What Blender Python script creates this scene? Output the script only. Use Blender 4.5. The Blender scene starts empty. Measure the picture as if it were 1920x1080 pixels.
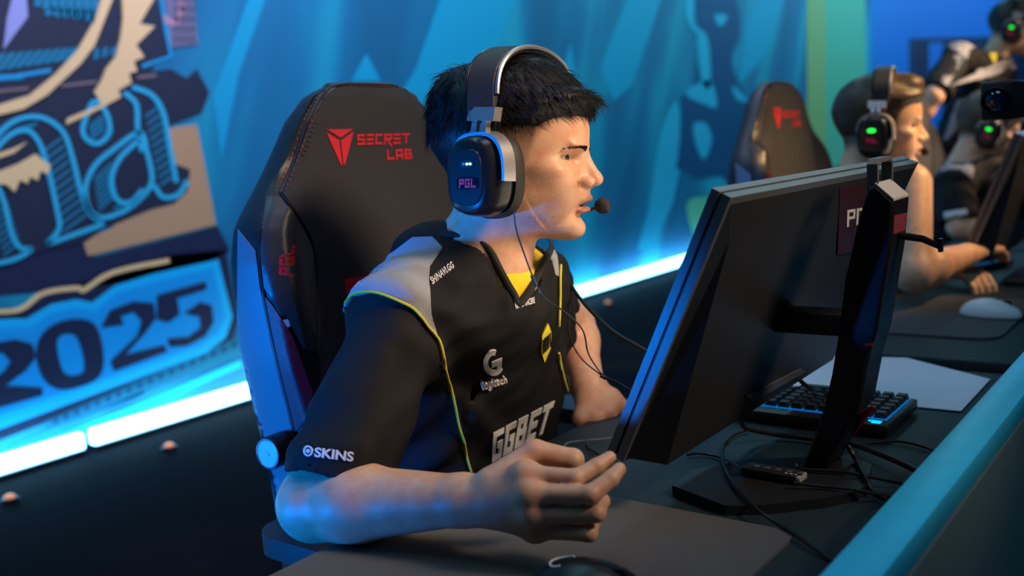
import bpy, bmesh, math, random
import numpy as np
from mathutils import Vector, Matrix, geometry
from mathutils.bvhtree import BVHTree

random.seed(7); RNG = np.random.default_rng(7)
scene = bpy.context.scene
COL = scene.collection

# ------------------------------------------------------------------ camera
FPX = 1867.0                       # focal length in pixels of the 1920x1080 frame
HC = 1.16                          # camera height
_vx = np.array([1413.0, 379.0, FPX])                    # row axis (world +X) in (right, up, forward)
_nd = np.array([800.0, -(FPX*FPX + 1413.0*800.0)/379.0, FPX])
CX = _vx/np.linalg.norm(_vx); CZ = -_nd/np.linalg.norm(_nd); CY = -np.cross(CZ, CX)
MW = np.stack([CX, CY, CZ])        # (right, up, forward) -> world
CAMO = np.array([0.0, 0.0, HC])
RIGHT, UP, FWD = MW[:, 0], MW[:, 1], MW[:, 2]
cam_d = bpy.data.cameras.new('camera'); cam = bpy.data.objects.new('camera', cam_d); COL.objects.link(cam)
cam_d.sensor_width = 36.0; cam_d.lens = 36.0*FPX/1920.0; cam_d.clip_start = 0.02; cam_d.clip_end = 200
cam_d.dof.use_dof = True; cam_d.dof.focus_distance = 1.22; cam_d.dof.aperture_fstop = 3.2
_m = Matrix.Identity(4)
for i in range(3):
    _m[i][0], _m[i][1], _m[i][2], _m[i][3] = RIGHT[i], UP[i], -FWD[i], CAMO[i]
cam.matrix_world = _m
scene.camera = cam

# ------------------------------------------------------------------ world, lights, exposure
world = bpy.data.worlds.new('world'); scene.world = world; world.use_nodes = True
_bg = world.node_tree.nodes['Background']
_bg.inputs['Color'].default_value = (0.10, 0.16, 0.30, 1); _bg.inputs['Strength'].default_value = 0.04
scene.view_settings.view_transform = 'Standard'; scene.view_settings.look = 'None'
scene.view_settings.gamma = 1.0; scene.view_settings.use_curve_mapping = False
scene.view_settings.exposure = 0.0

def light(name, kind, loc, target, color, power, size=0.5, size_y=None, spot=None, blend=0.3):
    d = bpy.data.lights.new(name, kind); d.color = color; d.energy = power
    if kind == 'AREA':
        d.shape = 'RECTANGLE'; d.size = size; d.size_y = size_y or size
    else:
        d.shadow_soft_size = size
    if kind == 'SPOT':
        d.spot_size = math.radians(spot); d.spot_blend = blend
    o = bpy.data.objects.new(name, d); COL.objects.link(o)
    o.location = loc
    o.rotation_euler = (Vector(target)-Vector(loc)).to_track_quat('-Z', 'Y').to_euler()
    return o
# warm profile spots above and in front of the row of players
light('stage_key', 'SPOT', (1.35, -0.85, 2.20), (1.04, 0.78, 1.05), (1.0, 0.70, 0.43), 240, 0.28, spot=30, blend=0.85)
light('stage_key_row', 'SPOT', (3.3, -0.75, 2.5), (2.56, 0.74, 1.05), (1.0, 0.60, 0.24), 480, 0.16, spot=20, blend=0.6)
light('stage_key_end', 'SPOT', (4.9, -0.75, 2.5), (4.35, 0.84, 1.22), (1.0, 0.68, 0.42), 800, 0.16, spot=36, blend=0.6)
# cool top light over the row
light('stage_top', 'AREA', (0.9, 0.3, 3.4), (0.9, 0.6, 0.8), (0.75, 0.78, 1.0), 13, 1.6, 0.8)
# blue stage spot at the side of the row
light('blue_side', 'SPOT', (-1.3, 2.00, 0.50), (0.85, 1.08, 0.86), (0.0, 0.20, 1.0), 640, 0.13, spot=20, blend=0.35)
# unseen cyan fill added on the hall side to brighten barrier and desk fronts
light('cyan_fill', 'AREA', (1.6, -1.9, 3.0), (1.3, 0.25, 0.8), (0.12, 0.66, 1.0), 10, 0.8, 0.8)
# wall washers hanging under the truss
light('wall_wash', 'AREA', (6.0, 1.9, 3.6), (6.0, 3.9, 1.5), (0.25, 0.78, 0.95), 195, 14.0, 0.3)
light('wall_wash_violet', 'AREA', (2.6, 2.0, 3.3), (2.6, 3.9, 2.1), (0.85, 0.50, 1.0), 75, 3.0, 0.3)
light('wall_wash_far', 'AREA', (18.0, 1.2, 3.8), (18.0, 3.9, 1.5), (0.2, 0.55, 1.0), 260, 12.0, 0.3)

# ------------------------------------------------------------------ pixel helpers
def ray(px, py): return MW @ np.array([px-960.0, 540.0-py, FPX])
def D(px, py, depth): return CAMO + ray(px, py)*(depth/FPX)
def W(px, py, axis, val):
    d = ray(px, py); t = (val-CAMO[axis])/d[axis]; return CAMO+d*t
def proj(p):
    c = (np.asarray(p)-CAMO) @ MW
    return np.array([960+FPX*c[0]/c[2], 540-FPX*c[1]/c[2]]), c[2]

# ------------------------------------------------------------------ materials
MATS = {}
def mat(name, col=(0.5, 0.5, 0.5), rough=0.5, metal=0.0, emit=None, estr=0.0, noise=0.0, nscale=60.0,
        bump=0.0, bscale=300.0, spec=0.5, sheen=0.0, sss=0.0, coat=0.0, trans=0.0, ior=1.45, alpha=1.0):
    if name in MATS: return MATS[name]
    m = bpy.data.materials.new(name); m.use_nodes = True; MATS[name] = m
    nt = m.node_tree; b = nt.nodes['Principled BSDF']
    b.inputs['Base Color'].default_value = (*col, 1); b.inputs['Roughness'].default_value = rough
    b.inputs['Metallic'].default_value = metal; b.inputs['Specular IOR Level'].default_value = spec
    b.inputs['Sheen Weight'].default_value = sheen; b.inputs['Coat Weight'].default_value = coat
    b.inputs['Transmission Weight'].default_value = trans; b.inputs['IOR'].default_value = ior
    if sss:
        b.inputs['Subsurface Weight'].default_value = sss
        b.inputs['Subsurface Radius'].default_value = (1.0, 0.35, 0.2); b.inputs['Subsurface Scale'].default_value = 0.004
    if emit:
        b.inputs['Emission Color'].default_value = (*emit, 1); b.inputs['Emission Strength'].default_value = estr
    if noise or bump:
        tc = nt.nodes.new('ShaderNodeTexCoord')
    if noise:
        n = nt.nodes.new('ShaderNodeTexNoise'); n.inputs['Scale'].default_value = nscale; n.inputs['Detail'].default_value = 4
        nt.links.new(tc.outputs['Object'], n.inputs['Vector'])
        r = nt.nodes.new('ShaderNodeMapRange'); r.inputs['From Min'].default_value = 0.3; r.inputs['From Max'].default_value = 0.7
        r.inputs['To Min'].default_value = 1-noise; r.inputs['To Max'].default_value = 1+noise
        nt.links.new(n.outputs['Fac'], r.inputs['Value'])
        mx = nt.nodes.new('ShaderNodeVectorMath'); mx.operation = 'SCALE'; mx.inputs[0].default_value = col
        nt.links.new(r.outputs['Result'], mx.inputs['Scale']); nt.links.new(mx.outputs['Vector'], b.inputs['Base Color'])
    if bump:
        n2 = nt.nodes.new('ShaderNodeTexNoise'); n2.inputs['Scale'].default_value = bscale; n2.inputs['Detail'].default_value = 2
        nt.links.new(tc.outputs['Object'], n2.inputs['Vector'])
        bp = nt.nodes.new('ShaderNodeBump'); bp.inputs['Strength'].default_value = bump; bp.inputs['Distance'].default_value = 0.002
        nt.links.new(n2.outputs['Fac'], bp.inputs['Height']); nt.links.new(bp.outputs['Normal'], b.inputs['Normal'])
    return m

# ------------------------------------------------------------------ object helpers
def tag(o, label=None, cat=None, group=None, kind=None):
    if label: o['label'] = label
    if cat: o['category'] = cat
    if group: o['group'] = group
    if kind: o['kind'] = kind
    return o
def put(o, parent):
    if parent is not None:
        o.parent = parent; o.matrix_parent_inverse = parent_matrix(parent).inverted()
    return o
def parent_matrix(p):
    m = p.matrix_basis.copy()
    if p.parent is not None:
        m = parent_matrix(p.parent) @ p.matrix_parent_inverse @ m
    return m
def empty(name, loc, label=None, cat=None, group=None):
    e = bpy.data.objects.new(name, None); COL.objects.link(e); e.location = loc; e.empty_display_size = 0.05
    return tag(e, label, cat, group)
def mesh(name, v, f, m=None, parent=None, smooth=True, autosharp=None):
    me = bpy.data.meshes.new(name)
    me.from_pydata([tuple(map(float, x)) for x in v], [], [tuple(int(i) for i in x) for x in f])
    me.update()
    if m is not None: me.materials.append(m)
    if smooth:
        me.polygons.foreach_set('use_smooth', [True]*len(me.polygons))
        if autosharp: me.set_sharp_from_angle(angle=math.radians(autosharp))
    o = bpy.data.objects.new(name, me); COL.objects.link(o)
    return put(o, parent)
def mesh_np(name, v, quads, m, parent=None):
    me = bpy.data.meshes.new(name); n, q = len(v), len(quads)
    me.vertices.add(n); me.vertices.foreach_set('co', np.asarray(v, np.float32).ravel())
    me.loops.add(q*4); me.loops.foreach_set('vertex_index', np.asarray(quads, np.int32).ravel())
    me.polygons.add(q); me.polygons.foreach_set('loop_start', np.arange(0, q*4, 4, dtype=np.int32))
    me.polygons.foreach_set('loop_total', np.full(q, 4, np.int32))
    me.polygons.foreach_set('use_smooth', np.ones(q, bool))
    me.update(calc_edges=True); me.validate()
    if m is not None: me.materials.append(m)
    o = bpy.data.objects.new(name, me); COL.objects.link(o)
    return put(o, parent)
class MB:
    """collects shapes into one mesh"""
    def __init__(s): s.v = []; s.f = []
    def add(s, v, f):
        n = len(s.v); s.v += [tuple(map(float, x)) for x in v]; s.f += [tuple(i+n for i in x) for x in f]; return s
    def box(s, lo, hi, bev=0.0, M=None):
        bm = bmesh.new(); bmesh.ops.create_cube(bm, size=1.0)
        lo = np.array(lo, float); hi = np.array(hi, float); c = (lo+hi)/2; sz = hi-lo
        for v in bm.verts: v.co = Vector((v.co.x*sz[0], v.co.y*sz[1], v.co.z*sz[2]))+Vector(c)
        if bev: bmesh.ops.bevel(bm, geom=list(bm.edges), offset=bev, segments=2, affect='EDGES', profile=0.5)
        bm.verts.index_update()
        vs = [(M @ v.co if M else v.co) for v in bm.verts]
        s.add(vs, [[v.index for v in f.verts] for f in bm.faces]); bm.free(); return s
    def tube(s, pts, r, seg=8, closed=False, cap=True, flat=None):
        pts = [np.array(p, float) for p in pts]; n = len(pts); rr = r if hasattr(r, '__len__') else [r]*n
        T = []
        for i in range(n):
            a = pts[(i-1) % n] if (closed or i > 0) else pts[i]; b = pts[(i+1) % n] if (closed or i < n-1) else pts[i]
            t = b-a; T.append(t/(np.linalg.norm(t)+1e-12))
        ref = np.array([0, 0, 1.0]) if abs(T[0][2]) < 0.9 else np.array([1.0, 0, 0])
        N = np.cross(T[0], ref); N /= np.linalg.norm(N); vs = []
        for i in range(n):
            N = N-T[i]*(N@T[i]); N /= (np.linalg.norm(N)+1e-12); B = np.cross(T[i], N)
            for k in range(seg):
                a = 2*math.pi*k/seg; vs.append(pts[i]+rr[i]*(math.cos(a)*N+math.sin(a)*B))
        fs = []
        for i in range(n if closed else n-1):
            for k in range(seg):
                a = i*seg+k; b = i*seg+(k+1) % seg; c = ((i+1) % n)*seg+(k+1) % seg; d = ((i+1) % n)*seg+k
                fs.append((a, b, c, d))
        if cap and not closed:
            fs.append(tuple(range(seg-1, -1, -1))); fs.append(tuple((n-1)*seg+k for k in range(seg)))
        return s.add(vs, fs)
    def lathe(s, prof, origin, axis, seg=32):
        """prof: list of (radius, distance along axis)"""
        ax = np.array(axis, float); ax /= np.linalg.norm(ax)
        ref = np.array([0, 0, 1.0]) if abs(ax[2]) < 0.9 else np.array([1.0, 0, 0])
        u = np.cross(ax, ref); u /= np.linalg.norm(u); w = np.cross(ax, u); o = np.array(origin, float)
        vs = []; fs = []
        for (r, h) in prof:
            for k in range(seg):
                a = 2*math.pi*k/seg; vs.append(o+ax*h+r*(math.cos(a)*u+math.sin(a)*w))
        for i in range(len(prof)-1):
            for k in range(seg):
                fs.append((i*seg+k, i*seg+(k+1) % seg, (i+1)*seg+(k+1) % seg, (i+1)*seg+k))
        fs.append(tuple(range(seg-1, -1, -1))); fs.append(tuple((len(prof)-1)*seg+k for k in range(seg)))
        return s.add(vs, fs)
    def prism(s, poly, to3, d):
        """poly: 2-D outline, to3(u, v) -> point, extruded by vector d"""
        n = len(poly); a = [np.array(to3(*p), float) for p in poly]; d = np.array(d, float)
        vs = a+[p+d for p in a]
        fs = [tuple(range(n)), tuple(range(2*n-1, n-1, -1))]+[(i, n+i, n+(i+1) % n, (i+1) % n) for i in range(n)]
        return s.add(vs, fs)
    def build(s, name, m, parent=None, smooth=True, sharp=35):
        o = mesh(name, s.v, s.f, m, parent, smooth, sharp)
        bm = bmesh.new(); bm.from_mesh(o.data); bmesh.ops.recalc_face_normals(bm, faces=bm.faces); bm.to_mesh(o.data); bm.free()
        return o
def spline(pts, n=8, closed=False):
    P = [np.array(p, float) for p in pts]; L = len(P); out = []
    for i in range(L if closed else L-1):
        g = (lambda k: P[k % L]) if closed else (lambda k: P[min(max(k, 0), L-1)])
        p0, p1, p2, p3 = g(i-1), g(i), g(i+1), g(i+2)
        for j in range(n):
            t = j/n
            out.append(0.5*((2*p1)+(-p0+p2)*t+(2*p0-5*p1+4*p2-p3)*t*t+(-p0+3*p1-3*p2+p3)*t**3))
    if not closed: out.append(P[-1])
    return out
def copy_tree(o, parent=None):
    c = o.copy(); COL.objects.link(c)
    if parent is not None:
        c.parent = parent; c.matrix_parent_inverse = o.matrix_parent_inverse.copy()
    for ch in list(o.children): copy_tree(ch, c)
    return c

# ------------------------------------------------------------------ flat shapes laid on surfaces
def tess(polys):
    """polys: list of outlines (first outer, rest holes); returns verts2d, tris"""
    vv = [[Vector((p[0], p[1], 0)) for p in pl] for pl in polys]
    flat = [p for pl in polys for p in pl]
    return [tuple(map(float, p[:2])) for p in flat], [tuple(t) for t in geometry.tessellate_polygon(vv)]
def refine(v, f, L):
    bm = bmesh.new(); vs = [bm.verts.new((p[0], p[1], 0)) for p in v]
    for t in f:
        try: bm.faces.new([vs[i] for i in t])
        except ValueError: pass
    for _ in range(8):
        es = [e for e in bm.edges if e.calc_length() > L]
        if not es: break
        bmesh.ops.subdivide_edges(bm, edges=es, cuts=1)
        bmesh.ops.triangulate(bm, faces=[fc for fc in bm.faces if len(fc.verts) > 3])
    bm.verts.index_update()
    v2 = [(a.co.x, a.co.y) for a in bm.verts]; f2 = [[a.index for a in fc.verts] for fc in bm.faces]; bm.free()
    return v2, f2
def bvh_of(*objs):
    V = []; F = []
    for o in objs:
        M = parent_matrix(o) if o.parent is None else parent_matrix(o.parent) @ o.matrix_parent_inverse @ o.matrix_basis
        n = len(V); V += [M @ v.co for v in o.data.vertices]; F += [[i+n for i in p.vertices] for p in o.data.polygons]
    return BVHTree.FromPolygons(V, F)
def hit(bvh, px, py, off=0.0):
    d = Vector(ray(px, py)).normalized(); o = Vector(CAMO)
    loc, nor, idx, dist = bvh.ray_cast(o, d)
    if loc is None:
        # the nearest surface point to the ray
        best = None
        for t in np.linspace(0.5, 4.0, 60):
            q = bvh.find_nearest(o+d*float(t))
            if q[0] is not None and (best is None or q[3] < best[3]): best = q
        loc, nor = best[0], best[1]
    if nor.dot(d) > 0: nor = -nor
    return np.array(loc+nor*off), np.array(nor)
def decal(name, v2, f2, bvh, off, m, parent, L=6.0, label=None):
    v2, f2 = refine(v2, f2, L)
    cen = np.mean(np.array(v2), axis=0); P = []
    for p in v2:
        q = np.array(p, float)
        for _ in range(30):
            if bvh.ray_cast(Vector(CAMO), Vector(ray(*q)).normalized())[0] is not None: break
            q = q+(cen-q)*0.03                                    # slide inwards off the silhouette
        P.append(hit(bvh, q[0], q[1], off))
    n = len(P); V = [p for p, q in P]
    F = []
    for t in f2:
        a, b, c = V[t[0]], V[t[1]], V[t[2]]
        nn = np.cross(b-a, c-a)
        F.append(t if nn @ P[t[0]][1] > 0 else t[::-1])
    # a thin body: a skirt from the rim back to the surface
    from collections import Counter
    ec = Counter()
    for t in F:
        for i in range(len(t)): ec[(t[i], t[(i+1) % len(t)])] += 1
    back = {}
    for (a, b) in list(ec):
        if (b, a) not in ec:
            for k in (a, b):
                if k not in back:
                    back[k] = len(V); V.append(P[k][0]-P[k][1]*(off*1.1))
            F.append((a, back[a], back[b], b))
    o = mesh(name, V, F, m, parent, smooth=True, autosharp=40)
    if label: o['label'] = label
    return o
def decal_poly(name, polys, bvh, off, m, parent, L=6.0, label=None):
    v, f = tess(polys); return decal(name, v, f, bvh, off, m, parent, L, label)
def text2d(body, bold=0.0, shear=0.0, spacing=1.0):
    c = bpy.data.curves.new('t', 'FONT'); c.body = body; c.offset = bold; c.shear = shear; c.space_character = spacing
    c.resolution_u = 4; c.fill_mode = 'FRONT'
    o = bpy.data.objects.new('t', c); COL.objects.link(o)
    dg = bpy.context.evaluated_depsgraph_get(); dg.update()
    me = bpy.data.meshes.new_from_object(o.evaluated_get(dg))
    v = np.array([q.co[:2] for q in me.vertices]); f = [list(p.vertices) for p in me.polygons]
    bpy.data.objects.remove(o); bpy.data.curves.remove(c); bpy.data.meshes.remove(me)
    mn, mx = v.min(0), v.max(0)
    return (v-mn)/(mx-mn), f
def quadmap(v, q):
    """unit square -> pixel quad (bl, br, tr, tl)"""
    q = np.array(q, float); u = v[:, :1]; w = v[:, 1:2]
    return (1-u)*(1-w)*q[0]+u*(1-w)*q[1]+u*w*q[2]+(1-u)*w*q[3]
# block letters as strokes inside a 0..1 cell: list of polygons
def stroke_letter(ch, t=0.2, u=None):
    u = u or t                                                   # t: upright stroke width, u: level stroke height
    R = lambda x0, y0, x1, y1: [(x0, y0), (x1, y0), (x1, y1), (x0, y1)]
    m0, m1 = 0.5-u/2, 0.5+u/2; n0, n1 = 0.5-t/2, 0.5+t/2
    S = {'P': [R(0, 0, t, 1), R(t, 1-u, 1, 1), R(1-t, m0, 1, 1-u), R(t, m0, 1-t, m1)],
         'G': [R(0, 0, t, 1), R(t, 1-u, 1, 1), R(t, 0, 1, u), R(1-t, u, 1, m1), R(.5, m0, 1-t, m1)],
         'L': [R(0, 0, t, 1), R(t, 0, 1, u)], 'E': [R(0, 0, t, 1), R(t, 1-u, 1, 1), R(t, 0, 1, u), R(t, m0, .9, m1)],
         'B': [R(0, 0, t, 1), R(t, 1-u, .92, 1), R(t, 0, 1, u), R(t, m0, 1-t, m1), R(.92-t, m1, .92, 1-u), R(1-t, u, 1, m1)],
         'T': [R(0, 1-u, 1, 1), R(n0, 0, n1, 1-u)], 'S': [R(0, 1-u, 1, 1), R(0, m1, t, 1-u), R(0, m0, 1, m1), R(1-t, u, 1, m0), R(0, 0, 1, u)],
         'C': [R(0, 0, t, 1), R(t, 1-u, 1, 1), R(t, 0, 1, u)], 'A': [R(0, 0, t, 1), R(1-t, 0, 1, 1), R(t, 1-u, 1-t, 1), R(t, m0-.1, 1-t, m1-.1)],
         'R': [R(0, 0, t, 1), R(t, 1-u, 1, 1), R(1-t, m0, 1, 1-u), R(t, m0, 1-t, m1), [(.35, m0), (.35+t*1.3, m0), (1.1, -.25), (1.1-t*1.2, -.25)]],
         '3': [R(0, 1-u, 1, 1), R(0, m0, 1, m1), R(0, 0, 1, u)],
         'N': [R(0, 0, t, 1), R(1-t, 0, 1, 1), [(t, 1), (t, 1-t*1.6), (1-t, 0), (1-t, t*1.6)]],
         'V': [[(0, 1), (t, 1), (.5+t*.5, 0), (.5-t*.5, 0)], [(1-t, 1), (1, 1), (.5+t*.5, 0), (.5-t*.5, 0)]], 'I': [R(n0, 0, n1, 1)]}
    return S[ch]
def block_text(word, t=0.22, gap=0.18, shear=0.0, u=None):
    V = []; F = []
    for i, ch in enumerate(word):
        for pl in stroke_letter(ch, t, u):
            n = len(V); V += [(x+i*(1+gap)+shear*y, y) for x, y in pl]; F.append(list(range(n, n+4)))
    V = np.array(V); mn = V.min(0); mx = V.max(0)
    return (V-mn)/(mx-mn), F

# ------------------------------------------------------------------ implicit surfaces
def smin(a, b, k):
    h = np.maximum(k-np.abs(a-b), 0.0)/k
    return np.minimum(a, b)-h*h*k*0.25
def smax(a, b, k): return -smin(-a, -b, k)
def ell(p, c, r):
    q = (p-np.array(c, np.float32))/np.array(r, np.float32); n = np.sqrt((q*q).sum(1))
    q2 = q/np.array(r, np.float32); g = np.sqrt((q2*q2).sum(1))+1e-9
    return n*(n-1)/g
def cone(p, a, b, ra, rb):
    a = np.array(a, np.float32); b = np.array(b, np.float32); ab = b-a
    t = np.clip(((p-a)@ab)/(ab@ab), 0, 1)
    d = p-(a+t[:, None]*ab)
    return np.sqrt((d*d).sum(1))-(ra+(rb-ra)*t)
def polygonize(fn, lo, hi, h, B=8):
    lo = np.array(lo, float); hi = np.array(hi, float)
    nb = np.ceil((hi-lo)/(h*B)).astype(int)
    n = nb*B
    bi = np.stack(np.meshgrid(*[np.arange(k) for k in nb], indexing='ij'), -1).reshape(-1, 3)
    cen = (lo+(bi*B+(B-1)/2)*h).astype(np.float32)
    fc = fn(cen)
    act = np.abs(fc) < B*h*1.35
    F = np.repeat(np.repeat(np.repeat(fc.reshape(nb).astype(np.float32), B, 0), B, 1), B, 2)
    off = np.stack(np.meshgrid(*[np.arange(B)]*3, indexing='ij'), -1).reshape(-1, 3)
    ab = bi[act]
    for s in range(0, len(ab), 3000):
        g = (ab[s:s+3000, None, :]*B+off[None]).reshape(-1, 3)
        F[g[:, 0], g[:, 1], g[:, 2]] = fn((lo+g*h).astype(np.float32))
    S = F < 0
    c = S.astype(np.uint8)
    cnt = np.zeros(tuple(n-1), np.uint8)
    for a in (0, 1):
        for b in (0, 1):
            for d in (0, 1):
                cnt += c[a:n[0]-1+a, b:n[1]-1+b, d:n[2]-1+d]
    idx = np.argwhere((cnt > 0) & (cnt < 8))
    corner = np.array([[a, b, d] for a in (0, 1) for b in (0, 1) for d in (0, 1)])
    val = np.stack([F[idx[:, 0]+k[0], idx[:, 1]+k[1], idx[:, 2]+k[2]] for k in corner], 1)
    acc = np.zeros((len(idx), 3)); num = np.zeros(len(idx))
    for i in range(8):
        for j in range(i+1, 8):
            if np.abs(corner[i]-corner[j]).sum() == 1:
                va, vb = val[:, i], val[:, j]; m = (va < 0) != (vb < 0)
                t = np.where(m, va/np.where(m, va-vb, 1), 0)
                acc += np.where(m[:, None], corner[i]+t[:, None]*(corner[j]-corner[i]), 0); num += m
    V = lo+(idx+acc/num[:, None])*h
    ids = np.full(tuple(n-1), -1, np.int32); ids[idx[:, 0], idx[:, 1], idx[:, 2]] = np.arange(len(idx))
    Q = []
    for ax in range(3):
        s0 = [slice(None)]*3; s1 = [slice(None)]*3; s0[ax] = slice(0, -1); s1[ax] = slice(1, None)
        A = S[tuple(s0)]; Bn = S[tuple(s1)]
        e = np.argwhere(A != Bn); u, w = [(1, 2), (2, 0), (0, 1)][ax]
        e = e[(e[:, u] > 0) & (e[:, w] > 0) & (e[:, u] < n[u]-1) & (e[:, w] < n[w]-1)]
        if not len(e): continue
        def cid(du, dw):
            k = e.copy(); k[:, u] -= du; k[:, w] -= dw; return ids[k[:, 0], k[:, 1], k[:, 2]]
        q = np.stack([cid(1, 1), cid(0, 1), cid(0, 0), cid(1, 0)], 1)
        neg = ~S[e[:, 0], e[:, 1], e[:, 2]]
        q[neg] = q[neg][:, ::-1]
        Q.append(q)
    Q = np.concatenate(Q); Q = Q[(Q >= 0).all(1)]
    return V, Q
def project(fn, V, it=3, e=4e-4):
    V = V.astype(np.float32)
    for _ in range(it):
        f0 = fn(V); g = np.stack([fn(V+np.eye(3, dtype=np.float32)[k]*e)-f0 for k in range(3)], 1)/e
        st = f0/np.maximum((g*g).sum(1), 0.25)
        V = V-np.clip(st, -0.002, 0.002)[:, None]*g
    return V
def vnoise(p, s, seed=0):
    """cheap smooth noise from summed sines"""
    r = np.random.default_rng(seed); o = np.zeros(len(p), np.float32)
    for k in range(6):
        d = r.normal(size=3); d /= np.linalg.norm(d)
        o += np.sin((p@d.astype(np.float32))*s*(0.7+0.6*r.random())+r.random()*6.28).astype(np.float32)
    return o/6

# =================================================================== THE SETTING
ZD = 0.72                                                       # desk top height
YW = 3.89                                                       # face of the printed backdrop
def structure(o, label, cat):
    return tag(o, label, cat, kind='structure')
m_floor = mat('stage_floor', (0.0015, 0.002, 0.0035), 0.85, spec=0.06, noise=0.25, nscale=8, bump=0.2, bscale=160)
structure(MB().box((-5, -4, -0.06), (40, YW+0.12, 0.0)).build('floor', m_floor, smooth=False), 'dark stage floor in front of the printed backdrop', 'floor')

def backdrop_material():
    m = bpy.data.materials.new('backdrop_print'); m.use_nodes = True; nt = m.node_tree; b = nt.nodes['Principled BSDF']
    tc = nt.nodes.new('ShaderNodeTexCoord'); mp = nt.nodes.new('ShaderNodeMapping')
    mp.inputs['Rotation'].default_value = (0, math.radians(-22), 0)
    mp2 = nt.nodes.new('ShaderNodeMapping'); mp2.inputs['Scale'].default_value = (1.3, 1.0, 0.28)
    n = nt.nodes.new('ShaderNodeTexNoise'); n.inputs['Scale'].default_value = 1.5; n.inputs['Detail'].default_value = 2.2
    n.inputs['Roughness'].default_value = 0.45
    r = nt.nodes.new('ShaderNodeValToRGB'); e = r.color_ramp.elements
    e[0].position = 0.36; e[0].color = (0.0, 0.125, 0.25, 1); e[1].position = 0.70; e[1].color = (0.006, 0.40, 0.55, 1)
    k = e.new(0.48); k.color = (0.0, 0.18, 0.34, 1); k = e.new(0.56); k.color = (0.002, 0.31, 0.44, 1)
    nt.links.new(tc.outputs['Object'], mp.inputs['Vector']); nt.links.new(mp.outputs['Vector'], mp2.inputs['Vector']); nt.links.new(mp2.outputs['Vector'], n.inputs['Vector'])
    nt.links.new(n.outputs['Fac'], r.inputs['Fac']); nt.links.new(r.outputs['Color'], b.inputs['Base Color'])
    b.inputs['Roughness'].default_value = 0.6
    return m
wall = MB().box((-4, YW, 0), (40, YW+0.1, 4.4)).build('wall_back', backdrop_material(), smooth=False)
structure(wall, 'blue printed stage backdrop wall behind the players', 'wall')

m_navy = mat('print_navy', (0.008, 0.016, 0.055), 0.6); m_ink = mat('print_ink', (0.012, 0.02, 0.045), 0.6)
m_cyan = mat('print_cyan', (0.0, 0.34, 0.62), 0.6); m_cyan_l = mat('print_light_cyan', (0.02, 0.45, 0.66), 0.6)
m_hatch = mat('print_hatch', (0.0, 0.21, 0.34), 0.6); m_plate = mat('print_plate', (0.0, 0.36, 0.80), 0.6)
m_plate2 = mat('print_plate_rim', (0.0, 0.52, 0.92), 0.6)
m_cream = mat('print_cream', (0.86, 0.60, 0.27), 0.6); m_tan = mat('print_tan', (0.52, 0.31, 0.15), 0.6)
m_pink = mat('print_pink', (0.46, 0.26, 0.32), 0.6); m_teal = mat('print_teal', (0.0, 0.20, 0.30), 0.6)
m_dblue = mat('print_deep_blue', (0.0, 0.07, 0.19), 0.6); m_green = mat('print_green', (0.16, 0.52, 0.30), 0.6)
m_olive = mat('print_olive', (0.42, 0.48, 0.16), 0.6); m_blue = mat('print_blue', (0.0, 0.20, 0.62), 0.6)
m_shard = mat('print_shard', (0.0, 0.36, 0.56), 0.6); m_steel = mat('print_steel', (0.10, 0.17, 0.42), 0.6)
def print_on_wall(name, polys, m, layer, holes=None, sm=0):
    """flat print a few millimetres proud of the backdrop, traced as pixel outlines"""
    y1 = YW-0.0025*layer; mb = MB()
    for pl in polys:
        out = [p[:2] for p in spline(pl, sm, True)] if sm else pl
        rings = [out]+([[p[:2] for p in spline(h, sm, True)] if sm else h for h in holes] if holes else [])
        v2, f2 = tess(rings)
        V = [W(p[0], p[1], 1, y1) for p in v2]; n = len(V)
        V += [p+np.array([0, YW-y1, 0]) for p in V[:n]]; F = [tuple(t) for t in f2]; k = 0
        for rg in rings:
            L = len(rg); F += [(k+i, k+(i+1) % L, n+k+(i+1) % L, n+k+i) for i in range(L)]; k += L
        mb.add(V, F)
    return mb.build(name, m, wall, smooth=False)
def band(pts, w, closed=False, sm=6):
    """outline of a stroke of width w along a pixel path"""
    P = [np.array(p[:2]) for p in (spline(pts, sm, closed) if sm else [np.array(p, float) for p in pts])]
    L = []; R = []; n = len(P)
    for i in range(n):
        a = P[i-1] if (i > 0 or closed) else P[i]; b = P[(i+1) % n] if (i < n-1 or closed) else P[i]
        t = b-a; t = t/(np.linalg.norm(t)+1e-9); q = np.array([-t[1], t[0]])*w/2; L.append(P[i]+q); R.append(P[i]-q)
    if closed:
        return [[L[i], L[(i+1) % n], R[(i+1) % n], R[i]] for i in range(n)]
    return [[L[i], L[i+1], R[i+1], R[i]] for i in range(n-1)]
za = lambda pts: [(x/2.25, y/2.25) for x, y in pts]
zb = lambda pts: [(x/2.077, 440+y/2.077) for x, y in pts]
# -- lettered badge
print_on_wall('badge_ground', [za([(-120, -420), (600, -420), (690, -60), (725, 240), (660, 262), (640, 300), (720, 290), (790, 330), (830, 290), (885, 390), (850, 480), (720, 530), (745, 700), (800, 720), (790, 800), (740, 850), (640, 870), (440, 950), (360, 1010), (-120, 1140)])], m_ink, 1)
print_on_wall('badge_plaque', [za([(560, 560), (830, 525), (912, 948), (372, 1080), (350, 1015), (480, 960)])], m_tan, 2)
print_on_wall('badge_ground', [za([(0, 560), (300, 480), (520, 400), (600, 370), (700, 470), (735, 690), (802, 715), (792, 805), (735, 858), (640, 882), (440, 962), (360, 1020), (180, 1060), (-100, 1130), (-100, 560)])], m_ink, 3)
print_on_wall('badge_facet', [za([(60, -40), (110, -40), (118, 70), (15, 208), (30, 75)])], mat('print_lilac', (0.30, 0.34, 0.62), 0.6), 3)
hat = []
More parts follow.
